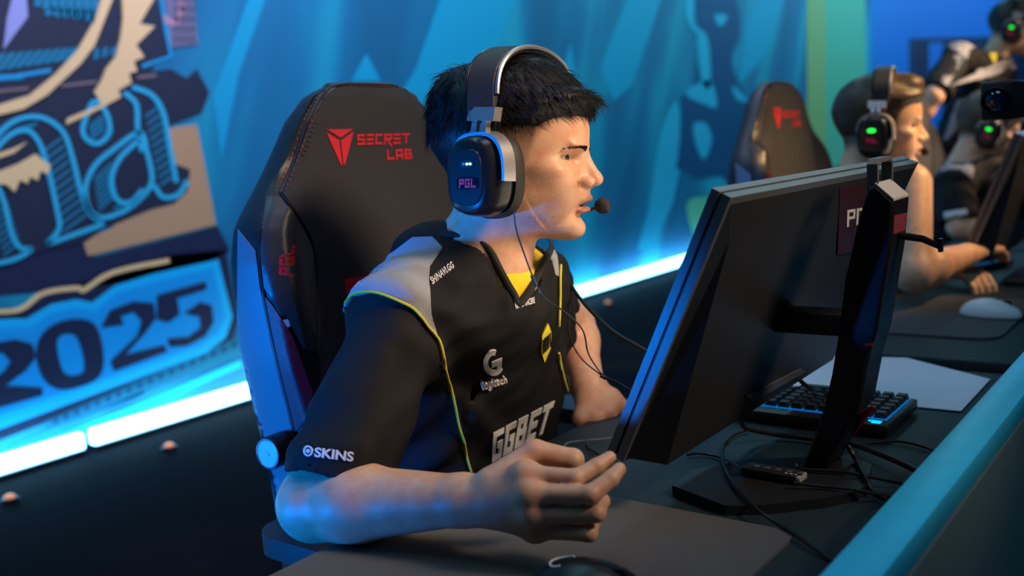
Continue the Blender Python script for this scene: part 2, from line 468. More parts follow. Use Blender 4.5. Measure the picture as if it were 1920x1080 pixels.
for i in range(8): hat.append(za([(150+i*34, -40), (182+i*34, -40), (232+i*34-60, 28+i*10), (205+i*34-60, 28+i*10)]))
for i in range(7): hat.append(za([(185+i*38, 60+i*4), (250+i*32-40, 30+i*2), (275+i*32-40, 30+i*2), (210+i*38, 70+i*5)]))
for i in range(9): hat.append(za([(-60+i*40, 305-i*6), (5+i*38, 225-i*3), (32+i*38, 222-i*3), (-30+i*40, 303-i*6)]))
for i in range(3): hat.append(za([(395+i*34, 250-i*8), (400+i*38, 205-i*4), (418+i*38, 202-i*4), (415+i*34, 248-i*8)]))
print_on_wall('badge_hatching', hat, m_hatch, 3)
print_on_wall('badge_border', band(za([(-120, 328), (60, 322), (215, 296)]), 8, sm=0)+band(za([(675, -40), (700, 120), (722, 238), (600, 280)]), 7, sm=0)+band(za([(-120, 345), (100, 330)]), 3, sm=0), m_cyan, 3)
print_on_wall('badge_border', band(za([(-100, 395), (120, 372)]), 5, sm=0)+band(za([(260, 362), (410, 345)]), 5, sm=0)+band(za([(580, 326), (660, 318)]), 5, sm=0), mat('print_brown', (0.24, 0.17, 0.16), 0.6), 3)
def hatched(name, outline, inner_lines, fill):
    for pts, closed in outline: print_on_wall(name, band(za(pts), 9, closed), m_cyan_l, 5)
    if inner_lines: print_on_wall(name+'_hatching', [za(h) for h in inner_lines], fill, 4)
def slant(x0, y0, x1, y1, n, wx, hy):
    r = []
    for i in range(n):
        t = (i+.5)/n; x = x0+(x1-x0)*t; y = y0+(y1-y0)*t
        r.append([(x, y), (x+wx, y-hy), (x+wx, y-hy+13), (x, y+13)])
    return r
# letter n
hatched('letter_n', [([(-60, 640), (0, 560), (60, 512), (130, 492), (200, 504), (270, 562), (310, 680), (340, 800), (380, 900), (438, 938)], False),
                     ([(-60, 690), (0, 610), (60, 560), (120, 552), (165, 600), (200, 700), (240, 880), (250, 965), (200, 1030)], False),
                     ([(200, 1030), (440, 945)], False), ([(-20, 760), (20, 860), (50, 985), (85, 1045), (132, 1052), (60, 1095), (-60, 1120)], False)],
        slant(160, 630, 275, 985, 11, 95, 70)+slant(20, 575, 120, 545, 4, 50, 40)+slant(-40, 900, 20, 1085, 7, 70, 60), m_hatch)
# letter a
hatched('letter_a', [([(590, 560), (480, 630), (400, 700), (362, 790), (375, 880), (430, 918), (520, 892), (600, 830), (642, 760), (620, 640)], True),
                     ([(588, 590), (505, 670), (470, 760), (492, 838), (550, 856), (605, 800)], False),
                     ([(525, 390), (575, 440), (582, 540), (600, 640)], False), ([(650, 780), (690, 832), (755, 820), (792, 760)], False),
                     ([(560, 368), (640, 400), (690, 480), (720, 640), (745, 770)], False),
                     ([(352, 530), (400, 428), (450, 480), (462, 560), (412, 606), (362, 582)], True)],
        slant(610, 470, 680, 790, 10, 70, 50)+slant(395, 740, 420, 890, 7, 75, 70)+slant(470, 880, 560, 850, 4, 40, 30)+slant(375, 520, 385, 590, 4, 60, 45), m_hatch)
print_on_wall('scroll_ornament', [za([(520, -300), (590, -300), (490, -40), (400, 190), (340, 270), (200, 400), (100, 460), (-60, 500), (-60, 460), (130, 400), (240, 310), (330, 210), (400, 90), (440, -40)])], m_cream, 6)
print_on_wall('feather_ornament', [za([(505, -240), (560, -260), (720, -160), (670, -40), (590, 100), (655, 110), (575, 190), (610, 240), (565, 260), (580, 300), (545, 310), (555, 350), (500, 380), (510, 410), (400, 470), (280, 525), (285, 500), (430, 440), (400, 390), (430, 340), (450, 290), (490, 240), (510, 160), (520, 80)])], m_cream, 6)
print_on_wall('feather_ornament', [za([(-60, 745), (80, 690), (150, 650), (215, 700), (200, 735), (172, 722), (160, 762), (128, 745), (118, 775), (85, 760), (62, 810), (30, 780), (-60, 770)]), za([(-40, 660), (60, 625), (115, 600), (60, 645), (-40, 680)])], m_cream, 6)
print_on_wall('hook_ornament', band(za([(695, 70), (720, 96), (752, 80), (766, 30), (760, -40)]), 11), m_pink, 4)
lat = []
for i in range(4):
    for j in range(5): lat.append(za([(735+i*24, -20+j*42), (750+i*24, -20+j*42), (752+i*24, 8+j*42), (737+i*24, 8+j*42)]))
print_on_wall('lattice_ornament', lat, mat('print_umber', (0.10, 0.09, 0.13), 0.6), 4)
print_on_wall('lattice_ground', [za([(690, -30), (815, -30), (835, 185), (720, 200)])], mat('print_lattice', (0.16, 0.17, 0.26), 0.6), 3)
# -- year sign
print_on_wall('badge_foot', [[(-60, 560), (-60, 500), (160, 452), (178, 482), (408, 424), (432, 470), (330, 520), (100, 545)]], m_navy, 1)
print_on_wall('year_shadow', [zb([(-60, 290), (75, 285), (170, 215), (310, 195), (440, 135), (660, 80), (880, 60), (930, 330), (900, 420), (820, 480), (0, 800), (-60, 810)])], m_navy, 1)
print_on_wall('year_crest', band(zb([(-60, 300), (75, 292), (170, 228), (300, 208), (328, 215), (440, 148), (660, 100)]), 9), m_cream, 2)
print_on_wall('year_plate', [zb([(-60, 335), (50, 328), (105, 328), (200, 272), (300, 252), (360, 265), (450, 198), (600, 152), (850, 97), (906, 320), (880, 400), (800, 462), (-60, 780)])], m_plate2, 3)
print_on_wall('year_plate', [zb([(-60, 372), (50, 362), (115, 362), (205, 305), (300, 285), (370, 298), (455, 228), (610, 182), (832, 130), (875, 325), (850, 380), (780, 432), (-60, 720)])], m_plate, 4)
print_on_wall('digit_two', [zb([(-60, 430), (60, 408), (125, 425), (142, 475), (100, 530), (20, 588), (165, 596), (167, 625), (-60, 690), (-60, 590), (20, 530), (42, 492), (10, 458), (-60, 470)])], m_navy, 5)
print_on_wall('digit_zero', [zb([(142, 470), (160, 395), (220, 345), (300, 328), (365, 345), (395, 410), (405, 500), (385, 555), (320, 590), (230, 602), (170, 560)])], m_navy, 5,
              holes=[zb([(222, 430), (232, 396), (268, 384), (302, 402), (326, 480), (326, 535), (285, 550), (250, 538), (232, 490)])], sm=3)
print_on_wall('digit_two', [zb([(395, 362), (430, 295), (520, 260), (598, 266), (608, 325), (560, 390), (488, 468), (640, 430), (652, 455), (445, 532), (432, 492), (535, 395), (553, 335), (520, 300), (470, 318), (482, 350)])], m_navy, 5)
print_on_wall('digit_five', [zb([(612, 236), (802, 182), (806, 212), (690, 248), (700, 310), (655, 342), (612, 330)]), zb([(720, 305), (780, 263), (825, 275), (833, 340), (800, 395), (730, 432), (662, 438), (652, 405), (735, 398), (782, 362), (778, 318), (742, 312)])], m_navy, 5)
print_on_wall('perforated_band', [zb([(180, 728), (940, 395), (945, 470), (190, 765)])], m_teal, 2)
print_on_wall('perforation', [zb([(205+i*41, 722-i*17.6), (228+i*41, 712-i*17.6), (230+i*41, 732-i*17.6), (207+i*41, 743-i*17.6)]) for i in range(18)], m_dblue, 3)
print_on_wall('rule_line', band([(-20, 872), (250, 768), (453, 681)], 13, sm=0), m_plate2, 3)
print_on_wall('rule_line', band([(20, 838), (120, 800), (270, 735)], 5, sm=0), m_cyan, 2)
# -- light shards and the dark figure
for pl, m_ in (([(985, -10), (825, -10), (780, 130), (745, 185), (800, 330), (905, 330), (930, 90)], m_shard), ([(687, 100), (660, 152), (714, 152)], m_shard),
               ([(470, -10), (500, -10), (448, 140), (415, 300), (400, 180)], m_shard), ([(1240, -10), (1190, -10), (1125, 130), (1150, 190), (1185, 160)], m_shard),
               ([(1070, 80), (1050, 150), (1085, 170)], m_shard), 
               ([(1265, 200), (1232, 340), (1195, 470), (1228, 455), (1262, 380), (1290, 250)], m_cyan_l), ([(1470, -10), (1430, 110), (1385, 160), (1400, 40)], m_shard)):
    print_on_wall('light_shard', [[(x+88, -260) if y == -10 else (x, y) for x, y in pl]], m_, 1)
print_on_wall('dark_figure', [[(1300, -40), (1335, -70), (1372, -45), (1388, 60), (1372, 110), (1395, 180), (1420, 230), (1400, 330), (1372, 345), (1350, 330), (1310, 335), (1285, 320), (1262, 300), (1275, 190), (1305, 150), (1312, 60)]], m_dblue, 2, sm=4)
for pl in ([(1288, -10), (1302, -10), (1300, 40), (1312, 55), (1300, 58), (1286, 30)], [(1308, 60), (1328, 75), (1332, 160), (1315, 150)], [(1340, 28), (1365, 30), (1350, 50)],
           [(1285, 175), (1330, 150), (1345, 200), (1320, 195)], [(1300, 235), (1322, 230), (1335, 260), (1322, 298), (1308, 280)], [(1375, 160), (1402, 190), (1380, 185)], [(1240, 255), (1272, 190), (1270, 300), (1232, 420), (1216, 420)]):
    print_on_wall('figure_highlight', [pl], m_cyan_l, 3, sm=3)
print_on_wall('green_band', [[(1512, -300), (1618, -300), (1628, 400), (1515, 430)]], m_green, 2)
print_on_wall('olive_edge', [[(1512, -300), (1545, -300), (1548, 430), (1515, 430)]], m_olive, 3)
print_on_wall('blue_field', [[(1632, -300), (1990, -300), (1990, 300), (1636, 380)]], m_blue, 2)
print_on_wall('dark_field', [[(1705, 72), (1990, 66), (1990, 300), (1705, 330)]], m_navy, 3)
print_on_wall('blue_field', [[(1742, 80), (1768, 80), (1768, 320), (1742, 320)]], m_blue, 4)
print_on_wall('ground_glow', [[(1290, 380), (1330, 372), (1350, 410), (1305, 440)]], m_green, 3, sm=4)

# -- LED bars along the foot of the backdrop
m_led = mat('led_tube', (0.8, 0.9, 1.0), 0.4, emit=(0.20, 0.62, 1.0), estr=11)
m_rail = mat('led_rail', (0.02, 0.02, 0.03), 0.4, metal=0.6)
for i, (x0, x1, lab) in enumerate(((-2.0, 2.045, 'glowing blue white LED bar below the first digits of the year sign'), (2.085, 5.4, 'glowing LED bar running behind the gaming chair with the red panel'), (5.42, 14.0, 'long glowing LED bar at wall foot between player and monitor'))):
    e = empty('led_bar', ((x0+x1)/2, YW-0.09, 0), lab, 'light bar')
    MB().box((x0, YW-0.12, 0.02), (x1, YW-0.075, 0.085), 0.008).build('light_tube', m_led, e)
    MB().box((x0, YW-0.13, 0.0), (x1, YW-0.06, 0.02)).build('rail', m_rail, e)
m_amber = mat('amber_lens', (0.8, 0.3, 0.1), 0.3, emit=(1.0, 0.32, 0.10), estr=0.5)
for (px, py, lab) in ((18, 934, 'small amber floor marker light in front of the first LED bar'), (317, 837, 'small amber floor marker light left of the gaming chair'), (1140, 568, 'small amber floor marker light below the far LED bar')):
    p = W(px, py, 2, 0.01); e = empty('floor_marker_light', (p[0], p[1], 0), lab, 'marker light')
    MB().lathe([(0.03, 0), (0.03, 0.008), (0.024, 0.012)], (p[0], p[1], 0), (0, 0, 1), 20).build('housing', m_rail, e)
    MB().lathe([(0.018, 0.012), (0.016, 0.02), (0.008, 0.024)], (p[0], p[1], 0), (0, 0, 1), 20).build('lens', m_amber, e)

# =================================================================== DESKS
m_desk = mat('desk_cloth', (0.006, 0.022, 0.030), 0.55, noise=0.35, nscale=700, bump=0.5, bscale=900)
m_dark = mat('black_metal', (0.012, 0.012, 0.014), 0.35, metal=0.5)
XG = W(1770, 672, 2, ZD)[0]                                      # gap between first and second desk
YE = 0.5*(W(635, 1010, 2, ZD)[1]+W(1050, 820, 2, ZD)[1])         # player-side edge
YB = 0.29
def desk(x0, x1, label):
    e = empty('desk', ((x0+x1)/2, (YB+YE)/2, 0), label, 'desk')
    MB().box((x0, YB, ZD-0.03), (x1, YE, ZD), 0.004).build('desk_top', m_desk, e)
    for x in (x0+0.06, x1-0.06):
        for y in (YB+0.05, YE-0.07):
            MB().box((x-0.025, y-0.025, 0), (x+0.025, y+0.025, ZD-0.03), 0.003).build('leg', m_dark, e)
    return e
desk(-0.25, XG-0.075, 'black textured desk under the monitor with the carrying handle')
desk(XG, XG+1.42, 'dark desk with the white mouse on a rounded mouse pad')
desk(XG+1.46, XG+2.9, 'dark desk in front of the brown haired player at row end')

m_rim = mat('barrier_rim', (0.05, 0.60, 0.90), 0.40, metal=0.1, noise=0.05, nscale=20)
m_panel = mat('barrier_panel', (0.12, 0.18, 0.185), 0.6, noise=0.1, nscale=300)
ba = W(1523, 1080, 2, 0.80); bb = W(1920, 657, 2, 0.80); bc = W(1674, 1080, 2, 0.80); bd = W(1920, 728, 2, 0.80)
yi = (ba[1]+bb[1])/2; yo = (bc[1]+bd[1])/2
e = empty('desk_barrier', (2.0, yo, 0), 'dark barrier panel with bright blue metal rim along the desks', 'barrier')
MB().box((-1.2, yo, 0.77), (7.0, yi, 0.80), 0.006).build('rim', m_rim, e)
MB().box((-1.2, yo-0.002, 0.0), (7.0, yi-0.012, 0.772), 0.002).build('panel', m_panel, e)
print('YE', YE, 'XG', XG, 'barrier', yi, yo)

# mouse pad
m_pad = mat('pad_grey', (0.062, 0.061, 0.066), 0.85, noise=0.22, nscale=900, bump=0.4, bscale=1400, sheen=0.2)
def rounded(x0, y0, x1, y1, r, n=6):
    P = []
    for cx, cy, a0 in ((x1-r, y1-r, 0), (x0+r, y1-r, 90), (x0+r, y0+r, 180), (x1-r, y0+r, 270)):
        for i in range(n+1):
            a = math.radians(a0+90*i/n); P.append((cx+r*math.cos(a), cy+r*math.sin(a)))
    return P
pc = W(1478, 994, 2, ZD+.004)
pad = MB().prism(rounded(pc[0]-0.60, pc[1]-0.01, pc[0], YE-0.004, 0.012), lambda u, v: (u, v, ZD), (0, 0, 0.004)).build('mouse_pad', m_pad)
tag(pad, 'large grey cloth mouse pad under the forearm and black mouse', 'mouse pad')
q0 = W(1662, 618, 2, ZD+.004); q1 = W(1845, 640, 2, ZD+.004)
pad2 = MB().prism(rounded(q1[0]+0.02, q1[1]-0.02, q1[0]+0.46, YE-0.01, 0.05), lambda u, v: (u, v, ZD), (0, 0, 0.005)).build('mouse_pad', mat('pad_dark', (0.05, 0.05, 0.055), 0.8, noise=0.15, nscale=700))
tag(pad2, 'dark rounded mouse pad under the white mouse', 'mouse pad')

# paper sheets
m_paper = mat('paper', (0.62, 0.62, 0.72), 0.7, noise=0.03, nscale=30)
sheet = [W(*p, 2, ZD+.0015) for p in ((1556, 668), (1700, 672), (1857, 712), (1802, 772), (1640, 756), (1440, 728))]
o = MB().prism([(p[0], p[1]) for p in sheet], lambda u, v: (u, v, ZD+0.0015), (0, 0, 0.0012)).build('paper_sheet', m_paper, smooth=False)
tag(o, 'white paper sheet lying on top beside the keyboard', 'paper')
sheet = [W(*p, 2, ZD+.0004) for p in ((1500, 676), (1690, 682), (1838, 730), (1775, 768), (1650, 762), (1470, 736))]
o = MB().prism([(p[0], p[1]) for p in sheet], lambda u, v: (u, v, ZD), (0, 0, 0.0012)).build('paper_sheet', m_paper, smooth=False)
tag(o, 'white paper sheet lying underneath another sheet by the keyboard', 'paper')

# =================================================================== MONITOR
m_mon = mat('monitor_plastic', (0.016, 0.017, 0.020), 0.42, bump=0.15, bscale=900)
m_mon_edge = mat('monitor_edge', (0.085, 0.088, 0.095), 0.30, spec=0.8)
m_grey = mat('grey_plastic', (0.30, 0.30, 0.30), 0.5, bump=0.15, bscale=900)
m_screen = mat('screen_lit', (0.02, 0.02, 0.02), 0.3, emit=(1.0, 0.80, 0.58), estr=1.8)
m_white_print = mat('print_grey_white', (0.55, 0.57, 0.60), 0.6)
m_sticker = mat('sticker_red', (0.035, 0.008, 0.012), 0.4)
m_red_acc = mat('red_accent', (0.35, 0.01, 0.02), 0.4)
def monitor(A, far, low, label, detail=True, sticker=True):
    A = np.array(A, float); U = np.array(far, float)-A; wd = np.linalg.norm(U); U /= wd
    V = np.array(low, float)-A; V -= U*(V@U); ht = np.linalg.norm(V); V /= ht
    N = np.cross(V, U); N /= np.linalg.norm(N)
    if N[1] < 0: N = -N                                          # towards the user
    X = lambda u, v, n: A+U*u+V*v+N*n
    foot = X(wd/2, ht, -0.1)
    e = empty('monitor', (foot[0], foot[1], ZD), label, 'monitor')
    def slab(u0, u1, v0, v1, n0, n1, mb=None):
        mb = mb or MB(); c = [(u0, v0), (u1, v0), (u1, v1), (u0, v1)]
        mb.prism(c, lambda a, b: X(a, b, n0), N*(n1-n0)); return mb
    slab(0, wd, 0, ht, 0.0, 0.010).build('back_shell', m_mon_edge, e, smooth=False)
    slab(0.002, wd-0.002, 0.002, ht-0.002, 0.010, 0.0135).build('groove', m_dark, e, smooth=False)
    slab(0, wd, 0, ht, 0.0135, 0.023).build('bezel', m_mon_edge, e, smooth=False)
    slab(0.012, wd-0.012, 0.012, ht-0.022, 0.023, 0.0235).build('screen', m_screen, e, smooth=False)
    # chamfered back cover
    o1 = [(0.006, 0.008), (wd-0.006, 0.008), (wd-0.006, ht-0.004), (0.006, ht-0.004)]
    o2 = [(0.03, 0.05), (wd-0.03, 0.05), (wd-0.06, ht-0.03), (0.03, ht-0.012)]
    dpt = [-0.004, -0.004, -0.030, -0.038]
    mb = MB(); vs = [X(u, v, 0) for u, v in o1]+[X(u, v, d) for (u, v), d in zip(o2, dpt)]
    mb.add(vs, [(4, 5, 6, 7)]+[(i, (i+1) % 4, 4+(i+1) % 4, 4+i) for i in range(4)]+[(3, 2, 1, 0)])
    mb.build('back_cover', m_mon, e, smooth=False)
    return e, X, U, V, N, wd, ht
MA = D(1372, 371, 0.985)
mon, MX, MU, MV, MN, mw, mh = monitor((0.92, 0.42, 1.085), (1.48, 0.389, 1.085), (0.92, 0.565, 0.788), 'large black monitor seen from behind with carrying handle on its stand')
# stand: slanted column traced in its side plane, extruded along the row
xc = 1.145
side = [(1628, 352), (1642, 346), (1676, 378), (1668, 470), (1655, 550), (1643, 624), (1629, 669), (1612, 758), (1579, 819), (1548, 882), (1500, 888), (1545, 763), (1559, 702), (1570, 635), (1584, 524), (1609, 413)]
prof = [W(x, y, 0, xc) for x, y in side]
cw = 0.062
col = MB().prism([(p[1], p[2]) for p in prof], lambda u, v: (xc, u, v), (cw, 0, 0)).build('stand_column', m_dark, mon, smooth=False)
bm = bmesh.new(); bm.from_mesh(col.data); bmesh.ops.bevel(bm, geom=[ed for ed in bm.edges if abs(ed.verts[0].co.x-ed.verts[1].co.x) < 1e-6], offset=0.003, segments=1, affect='EDGES'); bm.to_mesh(col.data); bm.free()
# grey sloping top cap
t0 = W(1640, 347, 0, xc); t1 = W(1675, 377, 0, xc)
cap = MB().prism([(t0[1], t0[2]), (t1[1], t1[2]), (t1[1], t1[2]+.0025), (t0[1], t0[2]+.0025)], lambda u, v: (xc+.001, u, v), (cw-.002, 0, 0)).build('column_cap', m_grey, mon, smooth=False)
# carrying handle: an upright strap loop
h0 = W(1626, 350, 0, xc+.004); h1 = W(1631, 298, 0, xc+.004); hx = 0.064
yh, zh0, zh1 = (h0[1]+h1[1])/2-.004, h0[2]-.006, h1[2]
loop = [(xc+.004, zh0), (xc+.004, zh1-.006), (xc+.010, zh1), (xc+hx-.006, zh1), (xc+hx, zh1-.006), (xc+hx, zh0), (xc+hx-.005, zh0), (xc+hx-.005, zh1-.008), (xc+hx-.009, zh1-.005), (xc+.013, zh1-.005), (xc+.009, zh1-.008), (xc+.009, zh0)]
MB().prism(loop, lambda u, v: (u, yh-.006, v), (0, .012, 0)).build('carrying_handle', m_mon_edge, mon, smooth=False)
# neck block between column and back, headset hook, red cable slot
MB().box((xc+.008, 0.375, 0.898), (xc+cw-.008, 0.485, 0.926), 0.006).build('mount_block', m_mon, mon)
MB().box((xc-.001, 0.352, 0.892), (xc+.001, 0.362, 0.895)).build('height_mark', m_red_acc, mon)
hk = [W(x, y, 0, xc+cw*.5) for x, y in ((1698, 441), (1730, 448), (1762, 462))]
mb = MB().tube([hk[0]+[0, .01, 0], hk[1], hk[2]], [0.0045, 0.0042, 0.0036], 8); mb.box(hk[2]-[.004, .003, .006], hk[2]+[.004, .001, .009]); mb.build('headset_hook', m_dark, mon)
sl = [W(x, y, 0, xc+cw*.5) for x, y in ((1632, 762), (1612, 778), (1592, 815))]
MB().tube([p+np.array([0, -.004, 0]) for p in sl], [0.002, 0.006, 0.002], 8).build('cable_slot', m_red_acc, mon)
base = [W(x, y, 2, ZD+.012) for x, y in ((1260, 910), (1360, 948), (1430, 947), (1546, 934), (1606, 921), (1627, 908), (1634, 870), (1590, 852), (1400, 862), (1300, 880))]
MB().prism([(p[0], p[1]) for p in base], lambda u, v: (u, v, ZD), (0, 0, 0.012)).build('stand_base', mat('base_plate', (0.018, 0.019, 0.021), 0.5, metal=0.3), mon, smooth=False)
# printed PGL mark and red sticker on the back, and on the column
bv = bvh_of(*[c for c in mon.children if c.name.startswith(('back_cover', 'back_shell'))])
decal_poly('sticker', [[(1574, 353), (1622, 344), (1618, 470), (1570, 478)]], bv, 0.0006, m_sticker, mon, 30)
v, f = block_text('PGL', 0.26, 0.16, 0, 0.15)
decal('lettering', quadmap(v, [(1586, 425), (1636, 416), (1638, 386), (1587, 394)]), f, bv, 0.0014, m_white_print, mon, 12)
bv2 = bvh_of(col)
decal_poly('sticker', [[(1676, 404), (1700, 399), (1696, 432), (1674, 439)]], bv2, 0.0006, mat('sticker_pink', (0.16, 0.03, 0.05), 0.35), mon, 20)
decal_poly('control_panel', [[(1400, 742), (1500, 690), (1510, 696), (1410, 752)]], bv, 0.002, m_mon_edge, mon, 30)
# second player's monitor, a plain copy of the kind
mon2, MX2, *_ = monitor((2.50, 0.43, 1.085), (3.06, 0.40, 1.085), (2.50, 0.545, 0.795), 'tilted black monitor in front of the player with fair quiff')
MB().box((2.75, 0.33, ZD+.01), (2.80, 0.37, 1.07), 0.006).build('stand_column', m_dark, mon2)
MB().box((2.74, 0.36, 0.86), (2.81, 0.46, 0.93), 0.006).build('mount_block', m_mon, mon2)
MB().prism(rounded(2.62, 0.31, 2.93, 0.50, 0.03), lambda u, v: (u, v, ZD), (0, 0, 0.012)).build('stand_base', MATS['base_plate'], mon2, smooth=False)
mon3, MX3, *_ = monitor((4.02, 0.43, 1.085), (4.58, 0.40, 1.085), (4.02, 0.545, 0.795), 'tilted black monitor in front of the brown haired player')
MB().box((4.27, 0.33, ZD+.01), (4.32, 0.37, 1.07), 0.006).build('stand_column', m_dark, mon3)
MB().box((4.26, 0.36, 0.86), (4.33, 0.46, 0.93), 0.006).build('mount_block', m_mon, mon3)
MB().prism(rounded(4.14, 0.31, 4.45, 0.50, 0.03), lambda u, v: (u, v, ZD), (0, 0, 0.012)).build('stand_base', MATS['base_plate'], mon3, smooth=False)

# =================================================================== PEOPLE
def frame(origin, fwd, up):
    f = np.array(fwd, float); f /= np.linalg.norm(f); u = np.array(up, float); u -= f*(u@f); u /= np.linalg.norm(u)
    return np.array(origin, float), np.stack([f, np.cross(u, f), u])          # rows: forward, left, up
def to_local(p, fr, s=1.0): return ((p-fr[0].astype(np.float32))@fr[1].T.astype(np.float32))*np.float32(1000.0/s)
def to_world(q, fr, s=1.0): return fr[0]+(np.asarray(q, float)*s/1000.0)@fr[1]
ZT = [-116, -108, -95, -80, -60, -40, -20, 0, 13, 40, 60]
XF = [72, 86, 90, 88, 93, 94, 92, 94, 97, 96, 90]
XB = [50, 40, 22, 0, -22, -45, -55, -60, -60, -60, -60]
XM = [62, 58, 50, 40, 30, 25, 22, 20, 20, 20, 20]
WT = [12, 26, 38, 49, 57, 63, 67, 66, 66, 62, 56]
def skull(q):
    x, y, z = q[:, 0], np.abs(q[:, 1]), q[:, 2]
    d = smin(ell(q, (-2, 0, 24), (93, 76, 87)), ell(q, (38, 0, 25), (61, 63, 56)), 18)
    xf = np.interp(z, ZT, XF); xb = np.interp(z, ZT, XB); xm = np.interp(z, ZT, XM); w = np.interp(z, ZT, WT)
    a = np.where(x > xm, xf-xm, xm-xb); dx = np.abs(x-xm)/a; dy = y/w
    g = (dx**2.1+dy**2.1)**(1/2.1)
    lo = (g-1)*np.minimum(a, w)*0.85
    lo = smax(smax(lo, z-55, 10), -(z+113), 14)
    return smin(d, lo, 14)
def face(q, mouth=3.0):
    d = skull(q); m = q.copy(); m[:, 1] = np.abs(m[:, 1])
    d = smin(d, ell(m, (58, 50, -27), (22, 15, 13)), 14)                       # cheekbones
    d = smin(d, ell(m, (66, 36, -58), (18, 16, 20)), 18)
    d = smin(d, ell(m, (87, 22, 6), (12, 24, 6.5)), 9)                         # brow ridge
    d = smax(d, -ell(m, (91, 39, -9), (21, 20, 9)), 8)                         # eye sockets
    lid = smin(ell(m, (69, 31, -8), (14.0, 15.0, 13.2)), ell(m, (74, 34, 0), (10, 17, 4.6)), 4)
    lid = smax(lid, -ell(m, (82, 35, -8.6), (18, 13.5, 3.5)), 0.8)
    d = smin(d, lid, 2.5)
    d = smin(d, cone(m, (89, 0, -2), (93, 0, -38), 10, 15), 10)                # nose
    d = smin(d, cone(m, (93, 0, -1), (107.5, 0, -30), 6.2, 8.2), 6)
    d = smin(d, ell(m, (110, 0, -36), (10.5, 10.5, 9)), 5)
    d = smin(d, ell(m, (99.5, 12.5, -40.5), (9.8, 6.4, 7.3)), 4)
    d = smax(d, -ell(m, (106, 6.5, -46.5), (5.5, 3.0, 3.2)), 2)
    d = smax(d, -ell(m, (87, 20.5, -44), (7, 1.6, 5)), 4)                      # wing crease
    d = smin(d, ell(m, (87, 0, -60), (16, 27, 12)), 10)                        # muzzle
    b = m.copy(); b[:, 2] += 0.0062*b[:, 1]**2                                 # lips curve down to the corners
    up = ell(b, (93.5, 5, -60.0), (12.5, 18, 5.0)); lw = ell(b, (91.5, 0, -74.5), (12, 19, 5.6))
    d = smin(d, smin(up, lw, 2), 4)
    d = smax(d, -ell(b, (99, 0, -67.2), (19, 22, mouth)), 1.4)
    d = smax(d, -ell(m, (101, 0, -87), (8, 20, 4.0)), 9)
    d = smin(d, ell(m, (79, 0, -99), (17.5, 20, 14)), 10)                      # chin
    d = smin(d, ell(m, (24, 42, -66), (34, 16, 34)), 24)              # jaw line
    return d
def lip_dist(q):
    m = q.copy(); m[:, 1] = np.abs(m[:, 1])
    m[:, 2] += 0.0062*m[:, 1]**2
    return np.minimum(np.minimum(ell(m, (93.5, 5, -60), (14, 18.5, 4.8)), ell(m, (91.5, 0, -74.5), (13.5, 20, 5.8))), ell(m, (92, 0, -67), (16, 20, 5)))
HLX = [-110, -75, -40, 0, 30, 38, 46, 56, 70, 100]
HLZ = [-58, -56, -48, -36, -26, -4, 20, 31, 37, 43]
def hairline(q): return q[:, 2]-np.interp(q[:, 0], HLX, HLZ)-0.0*q[:, 1]
def sstep(a, b, x):
    t = np.clip((x-a)/(b-a), 0, 1); return t*t*(3-2*t)
def hair_main(q):
    s = hairline(q); x, z = q[:, 0], q[:, 2]
    T = np.where(x < 0, 3+11*sstep(-30, 30, z), -3+18*sstep(20, 56, z))
    T = T+3*sstep(70, 120, z)*sstep(-60, 20, x)
    t = T*sstep(0, 26, s)-24*(1-sstep(-9, 2, s))
    d = skull(q)-t
    d = smin(d, ell(q, (77, 0, 59), (31, 57, 19)), 10)
    d = smin(d, ell(q, (-55, 0, 62), (50, 60, 52)), 12)
    d += vnoise(q, 0.22, 3)*1.3*sstep(20, 60, z+np.maximum(0, -x*0.4))
    return d
def hair_quiff(q):
    s = hairline(q); x, z = q[:, 0], q[:, 2]
    T = np.where(x < 10, 3+8*sstep(-20, 40, z), 2+12*sstep(30, 60, z))
    t = T*sstep(0, 26, s)-24*(1-sstep(-9, 2, s))
    d = skull(q)-t
    d = smin(d, ell(q, (62, 0, 88), (46, 52, 30)), 14)
    d += vnoise(q, 0.16, 5)*2.0*sstep(40, 80, z)
    return d
def hair_long(q):
    s = hairline(q)+12; x, z = q[:, 0], q[:, 2]
    T = 6+10*sstep(-40, 30, z)
    t = T*sstep(0, 22, s)-24*(1-sstep(-9, 2, s))
    d = skull(q)-t
    d = smin(d, ell(q, (70, 0, 62), (44, 62, 26)), 12)
    return d+vnoise(q, 0.16, 9)*1.6*sstep(0, 40, z)

